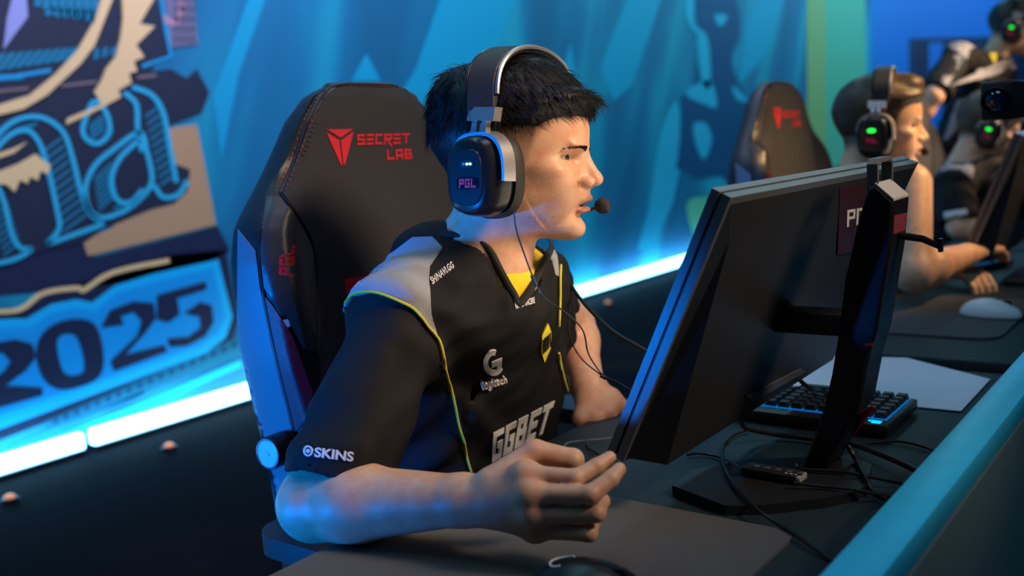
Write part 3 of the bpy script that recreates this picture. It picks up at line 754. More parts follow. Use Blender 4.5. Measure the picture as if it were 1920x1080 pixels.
def skin_material(name, base, hair_col, warm=0.0):
    m = bpy.data.materials.new(name); m.use_nodes = True; nt = m.node_tree; b = nt.nodes['Principled BSDF']; L = nt.links
    def node(t, **k):
        n = nt.nodes.new(t)
        for a, v in k.items(): setattr(n, a, v)
        return n
    tc = node('ShaderNodeTexCoord'); n1 = node('ShaderNodeTexNoise'); n1.inputs['Scale'].default_value = 55; n1.inputs['Detail'].default_value = 5
    L.new(tc.outputs['Object'], n1.inputs['Vector'])
    mx = node('ShaderNodeMix', data_type='RGBA'); mx.inputs[6].default_value = (*base, 1); mx.inputs[7].default_value = (base[0]*0.92, base[1]*0.72, base[2]*0.68, 1)
    r = node('ShaderNodeMapRange'); r.inputs[1].default_value = 0.42; r.inputs[2].default_value = 0.75
    L.new(n1.outputs['Fac'], r.inputs[0]); L.new(r.outputs[0], mx.inputs[0])
    # blemishes on the cheek
    vo = node('ShaderNodeTexVoronoi'); vo.inputs['Scale'].default_value = 150; L.new(tc.outputs['Object'], vo.inputs['Vector'])
    rv = node('ShaderNodeMapRange'); rv.inputs[1].default_value = 0.30; rv.inputs[2].default_value = 0.14; rv.inputs[3].default_value = 0; rv.inputs[4].default_value = 0.5
    L.new(vo.outputs['Distance'], rv.inputs[0])
    am = node('ShaderNodeAttribute', attribute_name='blemish'); mu = node('ShaderNodeMath', operation='MULTIPLY'); L.new(rv.outputs[0], mu.inputs[0]); L.new(am.outputs['Fac'], mu.inputs[1])
    n3 = node('ShaderNodeTexNoise'); n3.inputs['Scale'].default_value = 38; L.new(tc.outputs['Object'], n3.inputs['Vector'])
    r3 = node('ShaderNodeMapRange'); r3.inputs[1].default_value = 0.40; r3.inputs[2].default_value = 0.55; L.new(n3.outputs['Fac'], r3.inputs[0])
    mu2 = node('ShaderNodeMath', operation='MULTIPLY'); L.new(mu.outputs[0], mu2.inputs[0]); L.new(r3.outputs[0], mu2.inputs[1])
    m2 = node('ShaderNodeMix', data_type='RGBA'); m2.inputs[7].default_value = (base[0]*0.55, base[1]*0.28, base[2]*0.26, 1)
    L.new(mx.outputs[2], m2.inputs[6]); L.new(mu2.outputs[0], m2.inputs[0])
    al = node('ShaderNodeAttribute', attribute_name='lip'); m3 = node('ShaderNodeMix', data_type='RGBA'); m3.inputs[7].default_value = (0.46, 0.16, 0.14, 1)
    L.new(m2.outputs[2], m3.inputs[6]); L.new(al.outputs['Fac'], m3.inputs[0])
    # shaved hair: speckled darkening
    ah = node('ShaderNodeAttribute', attribute_name='stubble'); n2 = node('ShaderNodeTexNoise'); n2.inputs['Scale'].default_value = 900; n2.inputs['Detail'].default_value = 1
    L.new(tc.outputs['Object'], n2.inputs['Vector'])
    r2 = node('ShaderNodeMapRange'); r2.inputs[1].default_value = 0.35; r2.inputs[2].default_value = 0.65; r2.inputs[3].default_value = 0.75; r2.inputs[4].default_value = 1.1
    L.new(n2.outputs['Fac'], r2.inputs[0]); mm = node('ShaderNodeMath', operation='MULTIPLY', use_clamp=True); L.new(ah.outputs['Fac'], mm.inputs[0]); L.new(r2.outputs[0], mm.inputs[1])
    m4 = node('ShaderNodeMix', data_type='RGBA'); m4.inputs[7].default_value = (*hair_col, 1); L.new(m3.outputs[2], m4.inputs[6]); L.new(mm.outputs[0], m4.inputs[0])
    L.new(m4.outputs[2], b.inputs['Base Color'])
    b.inputs['Roughness'].default_value = 0.46; b.inputs['Subsurface Weight'].default_value = 0.25
    b.inputs['Subsurface Radius'].default_value = (1.0, 0.32, 0.18); b.inputs['Subsurface Scale'].default_value = 0.006
    nb = node('ShaderNodeTexNoise'); nb.inputs['Scale'].default_value = 420; nb.inputs['Detail'].default_value = 3; L.new(tc.outputs['Object'], nb.inputs['Vector'])
    bp = node('ShaderNodeBump'); bp.inputs['Strength'].default_value = 0.22; bp.inputs['Distance'].default_value = 0.0012
    L.new(nb.outputs['Fac'], bp.inputs['Height']); L.new(bp.outputs['Normal'], b.inputs['Normal'])
    return m
def set_attr(o, name, val):
    a = o.data.attributes.new(name, 'FLOAT', 'POINT'); a.data.foreach_set('value', np.asarray(val, np.float32))
def face_attrs(o, V, fr, s, beard=0.42, blem=1.0):
    q = to_local(V.astype(np.float32), fr, s); near = (np.linalg.norm(q, axis=1) < 190)
    set_attr(o, 'lip', np.where(near, 1-sstep(-0.8, 1.8, lip_dist(q)), 0))
    hl = hairline(q); st = sstep(-10, 16, hl)*(0.30+0.64*np.where(q[:, 0] > -25, sstep(-8, 32, q[:, 2]), 1.0))*(q[:, 2] > -75)
    bd = beard*(1-sstep(-46, -34, q[:, 2]))*sstep(20, 60, q[:, 0])*(1-sstep(104, 112, q[:, 0]))*sstep(-135, -112, q[:, 2])
    side = beard*0.8*(1-sstep(0, 14, np.abs(q[:, 0]-36)))*(1-sstep(-30, -8, q[:, 2]))*sstep(-90, -60, q[:, 2])
    set_attr(o, 'stubble', np.where(near, np.maximum(st, np.maximum(bd, side)*(0.7+0.5*vnoise(q, 0.12, 8))), 0))
    set_attr(o, 'blemish', np.where(near, blem*(1-sstep(66, 84, q[:, 0]))*sstep(8, 26, q[:, 0])*sstep(-108, -92, q[:, 2])*(1-sstep(-26, -8, q[:, 2])), 0))
def local_fn(p, fr, s, fn, R=0.165):
    """evaluate fn only near the head"""
    c = to_world((5, 0, 5), fr, s).astype(np.float32)
    r = np.sqrt(((p-c)**2).sum(1)); out = (r-0.13*s).astype(np.float32); k = r < R*s
    if k.any(): out[k] = fn(to_local(p[k], fr, s))*np.float32(s/1000.0)
    return out
def chain(p, pts, rs, k=0.006):
    d = None
    for i in range(len(pts)-1):
        c = cone(p, pts[i], pts[i+1], rs[i], rs[i+1]); d = c if d is None else smin(d, c, k)
    return d
def hand_fn(p, wrist, mcps, fingers, thumb):
    """palm webbed between wrist and knuckles, separate fingers"""
    palm = None
    for m_ in mcps:
        c = cone(p, wrist, m_, 0.0205, 0.0112); palm = c if palm is None else smin(palm, c, 0.014)
    palm = smin(palm, chain(p, mcps, [0.0088]*len(mcps), 0.006), 0.016)
    f = None
    for pts, rs in fingers:
        c = chain(p, pts, rs, 0.003); f = c if f is None else smin(f, c, 0.0015)
    d = smin(palm, f, 0.010)
    return smin(d, chain(p, thumb[0], thumb[1], 0.004), 0.009)
def loft(p, tab, n=2.3):
    t = np.array(tab, np.float32); z = p[:, 2]
    cx, cy, hw, hf, hb = [np.interp(z, t[:, 0], t[:, k]) for k in range(1, 6)]
    dy = p[:, 1]-cy; hd = np.where(dy < 0, hf, hb)
    g = ((np.abs(p[:, 0]-cx)/hw)**n+(np.abs(dy)/hd)**n)**(1/n)
    return smax((g-1)*np.minimum(hw, hd)*0.9, np.maximum(z-t[-1, 0], t[0, 0]-z), 0.03)

# ---------------------------------------------------------------- the player in front
HEAD_YAW = 11.0
cy_, sy_ = math.cos(math.radians(HEAD_YAW)), math.sin(math.radians(HEAD_YAW))
HFR = frame(D(957.8, 287.4, 1.30), RIGHT*cy_-FWD*sy_, UP-FWD*0.09)
SR = D(757, 602, 1.245); ER = D(590, 945, 1.15); WR = D(868, 938, 1.05)
SL = D(988, 548, 1.49); EL = D(1070, 606, 1.70); WL = D(1102, 722, 1.58)
NB = to_world((-36, 0, -160), HFR); NK = to_world((-18, 0, -55), HFR)
# right hand: thumb on top, index and middle pointing up, ring and little finger curled
hd = lambda x, y, d: D(x, y, d)
R_MCP = [hd(985, 888, 1.005), hd(993, 925, 0.992), hd(998, 962, 0.995), hd(1003, 992, 1.005)]
R_F = [([R_MCP[0], hd(1078, 897, 0.985), hd(1120, 874, 0.995), hd(1143, 858, 1.003)], [.0092, .0092, .0080, .0066]),
       ([R_MCP[1], hd(1108, 927, 0.965), hd(1145, 898, 0.975), hd(1161, 880, 0.982)], [.0094, .0096, .0082, .0068]),
       ([R_MCP[2], hd(1118, 962, 0.968), hd(1128, 940, 0.995), hd(1095, 935, 1.012)], [.0102, .0092, .0080, .0068]),
       ([R_MCP[3], hd(1104, 1000, 0.975), hd(1112, 978, 1.0), hd(1080, 970, 1.015)], [.0094, .0084, .0074, .0064])]
R_T = ([hd(925, 905, 1.03), hd(1003, 847, 1.035), hd(1074, 862, 1.03), hd(1084, 885, 1.045)], [.0175, .0125, .0112, .0080])
L_MCP = [D(1152, 756, 1.565), D(1136, 772, 1.55), D(1114, 783, 1.54), D(1090, 786, 1.54)]
L_F = [([m_, m_+np.array([.02, -.012, -.032]), m_+np.array([.022, .018, -.045])], [.0100, .0092, .0080]) for m_ in L_MCP]
L_T = ([D(1122, 732, 1.57), D(1148, 742, 1.57), D(1168, 764, 1.57), D(1164, 786, 1.57)], [.0150, .0115, .0100, .0080])
TORSO = [(0.48, 1.105, 1.00, .192, .14, .10), (0.72, 1.108, 0.985, .195, .145, .105), (0.84, 1.092, 0.935, .190, .135, .115), (0.93, 1.06, 0.885, .172, .122, .115), (0.985, 1.045, 0.868, .15, .10, .10), (1.015, 1.04, 0.865, .105, .085, .085), (1.05, 1.035, 0.865, .07, .07, .07)]
def shrink(tab, k): return [(a, b, c, d-k, e_-k, f_-k) for a, b, c, d, e_, f_ in tab]
def body_main(p):
    d = local_fn(p, HFR, 1.0, face)
    d = smin(d, cone(p, NK, NB, 0.053, 0.060), 0.03)
    d = smin(d, loft(p, shrink(TORSO, 0.022)), 0.03)
    d = smin(d, cone(p, SR, ER, 0.042, 0.040), 0.02); d = smin(d, cone(p, SL, EL, 0.042, 0.038), 0.02)
    fm = ER+(WR-ER)*0.3
    d = smin(d, chain(p, [ER, fm, WR], [0.041, 0.0425, 0.0265], 0.02), 0.015)
    fl = EL+(WL-EL)*0.3
    d = smin(d, chain(p, [EL, fl, WL], [0.038, 0.037, 0.026], 0.02), 0.015)
    for W_, M_, F_, T_ in ((WR, R_MCP, R_F, R_T), (WL, L_MCP, L_F, L_T)):
        c = np.mean(M_, axis=0).astype(np.float32); r = np.sqrt(((p-c)**2).sum(1)); k = r < 0.17
        h = (r-0.13).astype(np.float32)
        if k.any(): h[k] = hand_fn(p[k], W_, M_, F_, T_)
        d = smin(d, h, 0.010)
    return d
LO = np.array([0.60, 0.44, 0.52]); HI = np.array([1.50, 1.12, 1.30])
V, Q = polygonize(body_main, LO, HI, 0.0032)
def subdivide_near(V, Q, sel):
    """one Catmull-free split of the chosen quads; neighbours get matching edges as n-gons"""
    bm = bmesh.new(); vs = [bm.verts.new(v) for v in V]
    for q in Q:
        try: bm.faces.new([vs[i] for i in q])
        except ValueError: pass
    bm.verts.index_update()
    es = [e_ for e_ in bm.edges if sel[e_.verts[0].index] and sel[e_.verts[1].index]]
    bmesh.ops.subdivide_edges(bm, edges=es, cuts=1, use_grid_fill=True)
    bm.verts.index_update()
    v2 = np.array([v.co[:] for v in bm.verts]); f2 = [[v.index for v in f.verts] for f in bm.faces]; bm.free()
    return v2, f2
qh = to_local(V.astype(np.float32), HFR)
sel = ((qh[:, 0] > 25) & (np.abs(qh[:, 1]) < 75) & (qh[:, 2] > -125) & (qh[:, 2] < 45)) | (np.linalg.norm(V-np.mean(R_MCP, 0), axis=1) < 0.105)
V, F = subdivide_near(V, Q, sel)
V = project(body_main, V, 3)
m_skin = skin_material('skin_fair', (0.62, 0.36, 0.235), (0.018, 0.014, 0.014))
player = empty('person', (1.06, 0.95, 0.0), 'seated player in black jersey and headset pinching fingers beside the big monitor', 'person')
body = mesh('body', V, F, m_skin, player)
face_attrs(body, V, HFR, 1.0)
# eyes
m_eye = mat('eye_white', (0.62, 0.55, 0.50), 0.15, coat=0.6); m_iris = mat('iris_brown', (0.06, 0.035, 0.02), 0.12, coat=1.0); m_pup = mat('pupil', (0.004, 0.004, 0.004), 0.1, coat=1.0)
def eye(side, fr, s, parent, look=(0.9, -0.42, -0.20)):
    c = np.array((69.0, 31*side, -8.4)); a = np.array(look, float); a /= np.linalg.norm(a)
    o = MB().lathe([(12.3*math.sin(t), -12.3*math.cos(t)) for t in np.linspace(0.05, math.pi-.02, 18)], c, a, 24)
    o.v = [tuple(to_world(v, fr, s)) for v in o.v]; eb = o.build('eye', m_eye, parent)
    i = MB().lathe([(5.6, 10.98), (4.6, 11.5), (3.0, 12.2), (0.2, 12.5)], c, a, 24); i.v = [tuple(to_world(v, fr, s)) for v in i.v]; i.build('iris', m_iris, eb)
    i = MB().lathe([(2.4, 12.5), (1.8, 12.75), (0.2, 12.9)], c, a, 16); i.v = [tuple(to_world(v, fr, s)) for v in i.v]; i.build('pupil', m_pup, eb)
for sd in (-1, 1): eye(sd, HFR, 1.0, player)
# hair
m_hair = mat('hair_black', (0.006, 0.0055, 0.007), 0.45, spec=0.3)
def build_hair(name, fn, fr, s, m, parent, h=0.0032):
    g = lambda p: fn(to_local(p, fr, s))*np.float32(s/1000.0)
    c = to_world((0, 0, 35), fr, s); v, q = polygonize(g, c-0.17*s, c+0.17*s, h*s)
    return mesh_np(name, v, q, m, parent), v
hair, hv = build_hair('hair', hair_main, HFR, 1.0, m_hair, player)
def strands(name, fn, fr, s, m, parent, count, seed, style):
    r = np.random.default_rng(seed); q = to_local(hv_cache[name].astype(np.float32), fr, s)
    f0 = fn(q); e_ = 0.5
    nrm = np.stack([fn(q+np.eye(3, dtype=np.float32)[k]*e_)-f0 for k in range(3)], 1); nrm /= np.linalg.norm(nrm, axis=1)[:, None]
    t = skull(q); ok = np.where((t > 3.0))[0]; pick = r.choice(ok, count)
    mb_v = []; mb_f = []
    for i in pick:
        p = q[i].astype(float); n = nrm[i].astype(float)
        cr = np.array([-52, 0, 100.0]); fl = p-cr; fl[2] *= 0.4
        if p[0] > 40 and p[2] > 30: fl = np.array([1.0, 0.25*r.normal()-0.12*np.sign(p[1]), -0.85])
        elif p[0] < -55: fl = np.array([-0.25, 0.1*r.normal(), -1.0])
        elif p[2] < 45: fl = np.array([0.15, 0.1*r.normal(), -1.0])
        fl = fl-n*(fl@n); fl /= (np.linalg.norm(fl)+1e-6)
        top = p[2] > 30
        L = (16+16*r.random()) if top else (7+6*r.random())
        lift = 0.16+0.16*r.random()
        d = fl*(1-lift)+n*lift+r.normal(size=3)*0.12; d /= np.linalg.norm(d)
        pts = [p-n*3.0]; cur = p-n*3.0
        for k in range(4):
            cur = cur+d*L/4; pts.append(cur.copy()); d = d+np.array([0, 0, -0.10])-n*0.10; d /= np.linalg.norm(d)
        w0 = 0.75+0.5*r.random(); sd_ = np.cross(d, n); sd_ /= np.linalg.norm(sd_)+1e-6; b0 = len(mb_v)
        for k, pt in enumerate(pts):
            w = w0*(1-(k/4.0)**1.5*0.9)*0.6
            mb_v += [pt+sd_*w, pt-sd_*w*0.5+n*w*0.8, pt-sd_*w*0.5-n*w*0.8]
        for k in range(4):
            for j in range(3): mb_f.append((b0+k*3+j, b0+k*3+(j+1) % 3, b0+k*3+3+(j+1) % 3, b0+k*3+3+j))
    return mesh_np(name, to_world(np.array(mb_v), fr, s), np.array(mb_f), m, parent)
hv_cache = {'hair_strands': hv}
hs = strands('hair_strands', hair_main, HFR, 1.0, m_hair, hair, 6500, 4, 'main'); hs['kind'] = 'stuff'
# eyebrows: short strands along the brow arch
def brows(fr, s, m, parent, bvh):
    for sd_ in (-1, 1):
        mb = MB(); r = random.Random(5)
        for i in range(320):
            t = i/319.0; y = 12+40*t; z = 0.5+4*math.sin(min(1, t*1.3)*1.6)-6*max(0, t-.6)+r.uniform(-1, 1)*2.0*(1-0.75*t)
            if t > .45 and r.random() < (t-.45)*1.3: continue
            a = to_world((140, y*sd_, z), fr, s); dr = Vector(-fr[1][0])
            loc, nor, _, _ = bvh.ray_cast(Vector(a), dr)
            if loc is None: continue
            p0 = np.array(loc); sl_ = np.array(fr[1][1])*sd_*(0.6+.4*t)+np.array(fr[1][2])*(0.55-0.9*t)+np.array(nor)*0.25
            sl_ /= np.linalg.norm(sl_); L = 0.006*s
            mb.tube([p0-np.array(nor)*.0006, p0+sl_*L*.5+np.array(nor)*.0006, p0+sl_*L], [.00034*s, .0003*s, .0001*s], 3, cap=False)
        mb.build('eyebrow', m, parent)
brows(HFR, 1.0, m_hair, player, bvh_of(body))
# ---------------------------------------------------------------- jersey
m_jersey = mat('jersey_black', (0.006, 0.006, 0.008), 0.7, noise=0.15, nscale=400, bump=0.35, bscale=1500, spec=0.25)
m_jgrey = mat('jersey_grey', (0.27, 0.28, 0.31), 0.75, noise=0.1, nscale=700, bump=0.5, bscale=1500)
m_yellow = mat('piping_yellow', (0.62, 0.52, 0.03), 0.6); m_yshirt = mat('undershirt_yellow', (0.75, 0.52, 0.01), 0.8, bump=0.2, bscale=900)
m_logo = mat('logo_white', (0.60, 0.60, 0.62), 0.6); m_collar = mat('collar_black', (0.007, 0.007, 0.009), 0.8, bump=0.3, bscale=900)
CUFF = D(630, 903, 1.15)                                         # centre of the right cuff
SA = (CUFF-SR)/np.linalg.norm(CUFF-SR)
cut_n = SA*0.75+np.array([0, 0, -1.0])*0.45; cut_n /= np.linalg.norm(cut_n)
CUFL = D(1028, 592, 1.56); SB = (CUFL-SL)/np.linalg.norm(CUFL-SL)
vb = D(985, 549, 1.255); vr = D(806, 432, 1.30); vl = D(1036, 452, 1.46)
vn = np.cross(vr-vb, vl-vb); vn /= np.linalg.norm(vn)
if vn@(CAMO-vb) < 0: vn = -vn
def vplane(a, b, inside):
    t = b-a; n = np.cross(t, vn); n /= np.linalg.norm(n)
    return n if n@(inside-a) < 0 else -n                          # negative inside the V
vmid = (vr+vl)/2
nA = vplane(vb, vr, vl).astype(np.float32); nB = vplane(vb, vl, vr).astype(np.float32); vb32 = vb.astype(np.float32)
def folds(p):
    a = np.float32
    w = 0.0028*np.sin(p@np.array([38, 30, 62], a)+2.2*np.sin(p@np.array([21, -14, 12], a)))
    w += 0.0022*np.sin(p@np.array([-70, 24, 50], a)+1.7*np.sin(p@np.array([16, 25, -21], a))+1.0)
    w += 0.0010*np.sin(p@np.array([120, 60, -90], a)+2.0*np.sin(p@np.array([33, 22, 40], a)))
    return w.astype(np.float32)
def jersey_solid(p):
    d = loft(p, TORSO)
    d = smin(d, cone(p, NB-np.array([0, 0, .035]), SR, 0.060, 0.060), 0.05); d = smin(d, cone(p, NB-np.array([0, 0, .035]), SL, 0.058, 0.052), 0.05)
    sl_ = cone(p, SR, CUFF+SA*0.05, 0.058, 0.062); sl_ = smax(sl_, (p-CUFF.astype(np.float32))@cut_n.astype(np.float32), 0.004)
    sr_ = cone(p, SL, CUFL+SB*0.05, 0.052, 0.052); sr_ = smax(sr_, (p-CUFL.astype(np.float32))@SB.astype(np.float32), 0.004)
    d = smin(d, sl_, 0.022); return smin(d, sr_, 0.022)
def jersey_fn(p):
    d = jersey_solid(p)+folds(p)
    # hollow cuffs
    d = smax(d, -np.maximum(cone(p, CUFF-SA*0.04, CUFF+SA*0.06, 0.048, 0.056), -((p-(CUFF-SA*0.04).astype(np.float32))@SA.astype(np.float32))), 0.003)
    d = smax(d, -np.maximum(cone(p, CUFL-SB*0.05, CUFL+SB*0.06, 0.044, 0.049), -((p-(CUFL-SB*0.05).astype(np.float32))@SB.astype(np.float32))), 0.003)
    q = p-vb32
    v = np.maximum(q@nA, q@nB)
    v = np.maximum(v, (p[:, 1]-np.float32(NB[1]+0.02)))             # the back of the collar stays up
    d = smax(d, -np.maximum(v, -0.05), 0.004)
    nk = cone(p, NK, NB-np.array([0, 0, .03]), 0.056, 0.070)
    return smax(d, -nk, 0.004)
JL = np.array([0.58, 0.66, 0.47]); JH = np.array([1.46, 1.16, 1.12])
V, Q = polygonize(jersey_fn, JL, JH, 0.004)
V = project(jersey_fn, V, 2)
jersey = mesh_np('jersey', V, Q, m_jersey, player); jersey['label'] = 'black short sleeved team jersey with grey shoulders'
jb = bvh_of(jersey)
# undershirt showing in the neck opening
def under_fn(p): 
    d = smin(loft(p, shrink(TORSO, 0.014)), cone(p, NB-np.array([0, 0, .05]), NB-np.array([0, 0, .03]), 0.074, 0.070), 0.03)
    q = p-D(966, 506, 1.27).astype(np.float32)
    return smax(d, q@np.array([0.05, -0.42, 0.90], np.float32), 0.004)
V, Q = polygonize(under_fn, (0.85, 0.70, 0.915), (1.26, 1.02, 1.08), 0.005)
mesh_np('undershirt', V, Q, m_yshirt, player)
# grey shoulder panels, piping and prints lie on the cloth
gp = [(812, 446), (830, 466), (806, 500), (803, 535), (808, 590), (822, 642), (800, 612), (775, 580), (740, 560), (700, 549), (664, 556), (640, 590), (662, 545), (700, 502), (745, 470), (775, 447)]
decal_poly('shoulder_panel', [gp], jb, 0.0030, m_jgrey, jersey, 5)
decal_poly('shoulder_panel', [[(1018, 470), (1034, 460), (1044, 480), (1048, 520), (1040, 515), (1034, 490)]], jb, 0.0016, m_jgrey, jersey, 8)
def piping(path, r=0.0016):
    pts = []
    for p in spline(path, 5):
        if jb.ray_cast(Vector(CAMO), Vector(ray(p[0], p[1])).normalized())[0] is None: continue
        h_ = hit(jb, p[0], p[1], 0.0038)[0]
        if not pts or np.linalg.norm(h_-pts[-1]) < 0.09: pts.append(h_)
    if len(pts) > 2: MB().tube(pts, r, 6).build('piping', m_yellow, jersey)
piping([(638, 592), (664, 556), (700, 549), (740, 560), (775, 580), (800, 612), (822, 642), (832, 690), (848, 740), (862, 800), (875, 860), (882, 884)])
piping([(1048, 500), (1046, 560), (1044, 610)]); piping([(1044, 660), (1052, 700), (1062, 740), (1068, 780)])
# collar: a flat band following the neckline
def ribbon_on(path, w, off, name, m, parent, bvh):
    P = [np.array(p[:2]) for p in spline(path, 8)]; V_ = []; F_ = []
    for i, p in enumerate(P):
        t = P[min(i+1, len(P)-1)]-P[max(i-1, 0)]; t /= np.linalg.norm(t); nn = np.array([-t[1], t[0]])*w/2
        for k in (-1, -.5, 0, .5, 1):
            V_.append(hit(bvh, *(p+nn*k), off*(1.0 if abs(k) < 1 else 0.3))[0])
    for i in range(len(P)-1):
        for k in range(4): F_.append((i*5+k, i*5+k+1, i*5+k+6, i*5+k+5))
    return mesh(name, V_, F_, m, parent)
collar = MB(); js_v, js_q = polygonize(lambda p: jersey_solid(p)+folds(p), JL, JH, 0.007)
jsb = BVHTree.FromPolygons([Vector(v) for v in js_v], [list(map(int, q)) for q in js_q])
cpts = []
for a, b, nn in ((vr, vb, nA), (vb, vl, nB)):
    for t in np.linspace(0, 1, 16)[(1 if nn is nB else 0):]:
        p = a+(b-a)*t+nn*0.004; h_ = jsb.ray_cast(Vector(p+vn*0.15), Vector(-vn))
        if h_[0] is not None: cpts.append(np.array(h_[0])-vn*0.001)
collar.tube(spline(cpts[2:], 3), 0.0050, 10)
collar.build('collar', m_collar, jersey)
def jprint(name, v, f, quad, m=m_logo, off=0.0018, L=6): return decal(name, quadmap(np.array(v), quad), f, jb, off, m, jersey, L)
v, f = block_text('GGBET', 0.33, 0.18, 0.25, 0.2)
jprint('sponsor_print', v, f, [(921, 867), (1026, 807), (1039, 751), (919, 814)])
v, f = text2d('logitech', 0.012); jprint('sponsor_print', v, f, [(904, 735), (948, 721), (948, 703), (904, 712)], off=0.0032, L=5)
# the round G mark
P_out = []; 
for i in range(26):
    a = math.radians(75+i*10.2); P_out.append((925+19*math.cos(a), 679-24*math.sin(a)))
P_in = []
for i in range(26):
    a = math.radians(75+i*10.2); P_in.append((925+10*math.cos(a), 679-14*math.sin(a)))
v, f = tess([P_out+P_in[::-1]]); decal('sponsor_print', v, f, jb, 0.0018, m_logo, jersey, 5)
decal_poly('sponsor_print', [[(922, 678), (941, 670), (939, 693), (931, 695), (932, 684), (922, 688)]], jb, 0.0018, m_logo, jersey, 5)
m_badge = mat('badge_yellow', (0.72, 0.62, 0.03), 0.6)
decal_poly('team_badge', [[(1015, 628), (1026, 606), (1032, 622), (1031, 652), (1020, 679), (1014, 660)]], jb, 0.0018, m_badge, jersey, 5)
v, f = block_text('NAVI', 0.24, 0.14, 0, 0.14); jprint('team_badge_print', v, f, [(1016, 662), (1030, 648), (1030, 622), (1016, 636)], m_collar, 0.0030)
v, f = text2d('SH/NAVI.GG', 0.02); jprint('sponsor_print', v, f, [(811, 535), (852, 502), (847, 491), (805, 522)], L=5)
v, f = text2d('NATUS VINCERE', 0.02); jprint('collar_print', v, f, [(966, 580), (1001, 568), (1000, 557), (964, 568)], L=5)
v, f = text2d('SKINS', 0.03); jprint('sleeve_print', v, f, [(590, 857), (662, 866), (664, 848), (592, 839)], L=5)
ring = [(579+9*math.cos(a), 846+10*math.sin(a)) for a in np.linspace(0, 6.283, 20)[:-1]]; rin = [(579+6*math.cos(a), 846+7*math.sin(a)) for a in np.linspace(0, 6.283, 20)[:-1]]
v, f = tess([ring, rin]); decal('sleeve_print', v, f, jb, 0.0018, m_logo, jersey, 5)
decal_poly('sleeve_print', [[(579+3.5*math.cos(a), 846+4*math.sin(a)) for a in np.linspace(0, 6.283, 12)[:-1]]], jb, 0.0018, m_logo, jersey, 5)
# trousers and shoes, mostly under the desk
def trousers_fn(p):
    d = ell(p, (1.09, 0.96, 0.52), (0.18, 0.13, 0.10))
    for sx in (-1, 1):
        hip = np.array([1.07+sx*.09, 0.95, 0.52]); kn = np.array([1.07+sx*.13, 0.56, 0.54]); an = np.array([1.07+sx*.13, 0.66, 0.10])
        d = smin(d, chain(p, [hip, kn, an], [0.085, 0.066, 0.050], 0.03), 0.04)
    return d
V, Q = polygonize(trousers_fn, (0.78, 0.40, 0.03), (1.36, 1.22, 0.66), 0.012)
m_trouser = mat('trouser_black', (0.012, 0.012, 0.016), 0.8)
mesh_np('trousers', V, Q, m_trouser, player)
for sx in (-1, 1):
    V, Q = polygonize(lambda p: smax(smin(ell(p, (1.07+sx*.13, 0.57, 0.04), (.048, .13, .045)), ell(p, (1.07+sx*.13, 0.66, .07), (.045, .06, .06)), .03), -p[:, 2]+0.002, .005), (1.07+sx*.13-.08, .38, -.03), (1.07+sx*.13+.08, .78, .17), 0.008)
    mesh_np('shoe', V, Q, mat('shoe_white', (0.4, 0.4, 0.42), 0.6), player)

# ---------------------------------------------------------------- headset
m_hs = mat('headset_black', (0.010, 0.011, 0.014), 0.30, coat=0.2); m_hs_soft = mat('headset_cushion', (0.014, 0.013, 0.014), 0.6, bump=0.2, bscale=500)
m_hs_metal = mat('headset_metal', (0.55, 0.55, 0.57), 0.34, metal=0.85); m_band = mat('headset_band', (0.016, 0.018, 0.024), 0.55, bump=0.2, bscale=600)
m_led_w = mat('led_green_white', (0.2, 0.9, 0.5), 0.4, emit=(0.55, 1.0, 0.75), estr=2.5); m_led_g = mat('led_green', (0.0, 0.8, 0.1), 0.4, emit=(0.02, 1.0, 0.06), estr=1.6)
m_pgl = mat('pgl_red', (0.6, 0.02, 0.08), 0.4, emit=(0.9, 0.03, 0.12), estr=0.1); m_pgl_bg = mat('pgl_window', (0.01, 0.005, 0.02), 0.2)
m_cable = mat('cable_black', (0.010, 0.010, 0.012), 0.4)
def superell(rx, rz, n, k, cx=0, cz=0):
    return [(cx+rx*np.sign(math.cos(a))*abs(math.cos(a))**(2/n), cz+rz*np.sign(math.sin(a))*abs(math.sin(a))**(2/n)) for a in np.linspace(0, 2*math.pi, k, endpoint=False)]
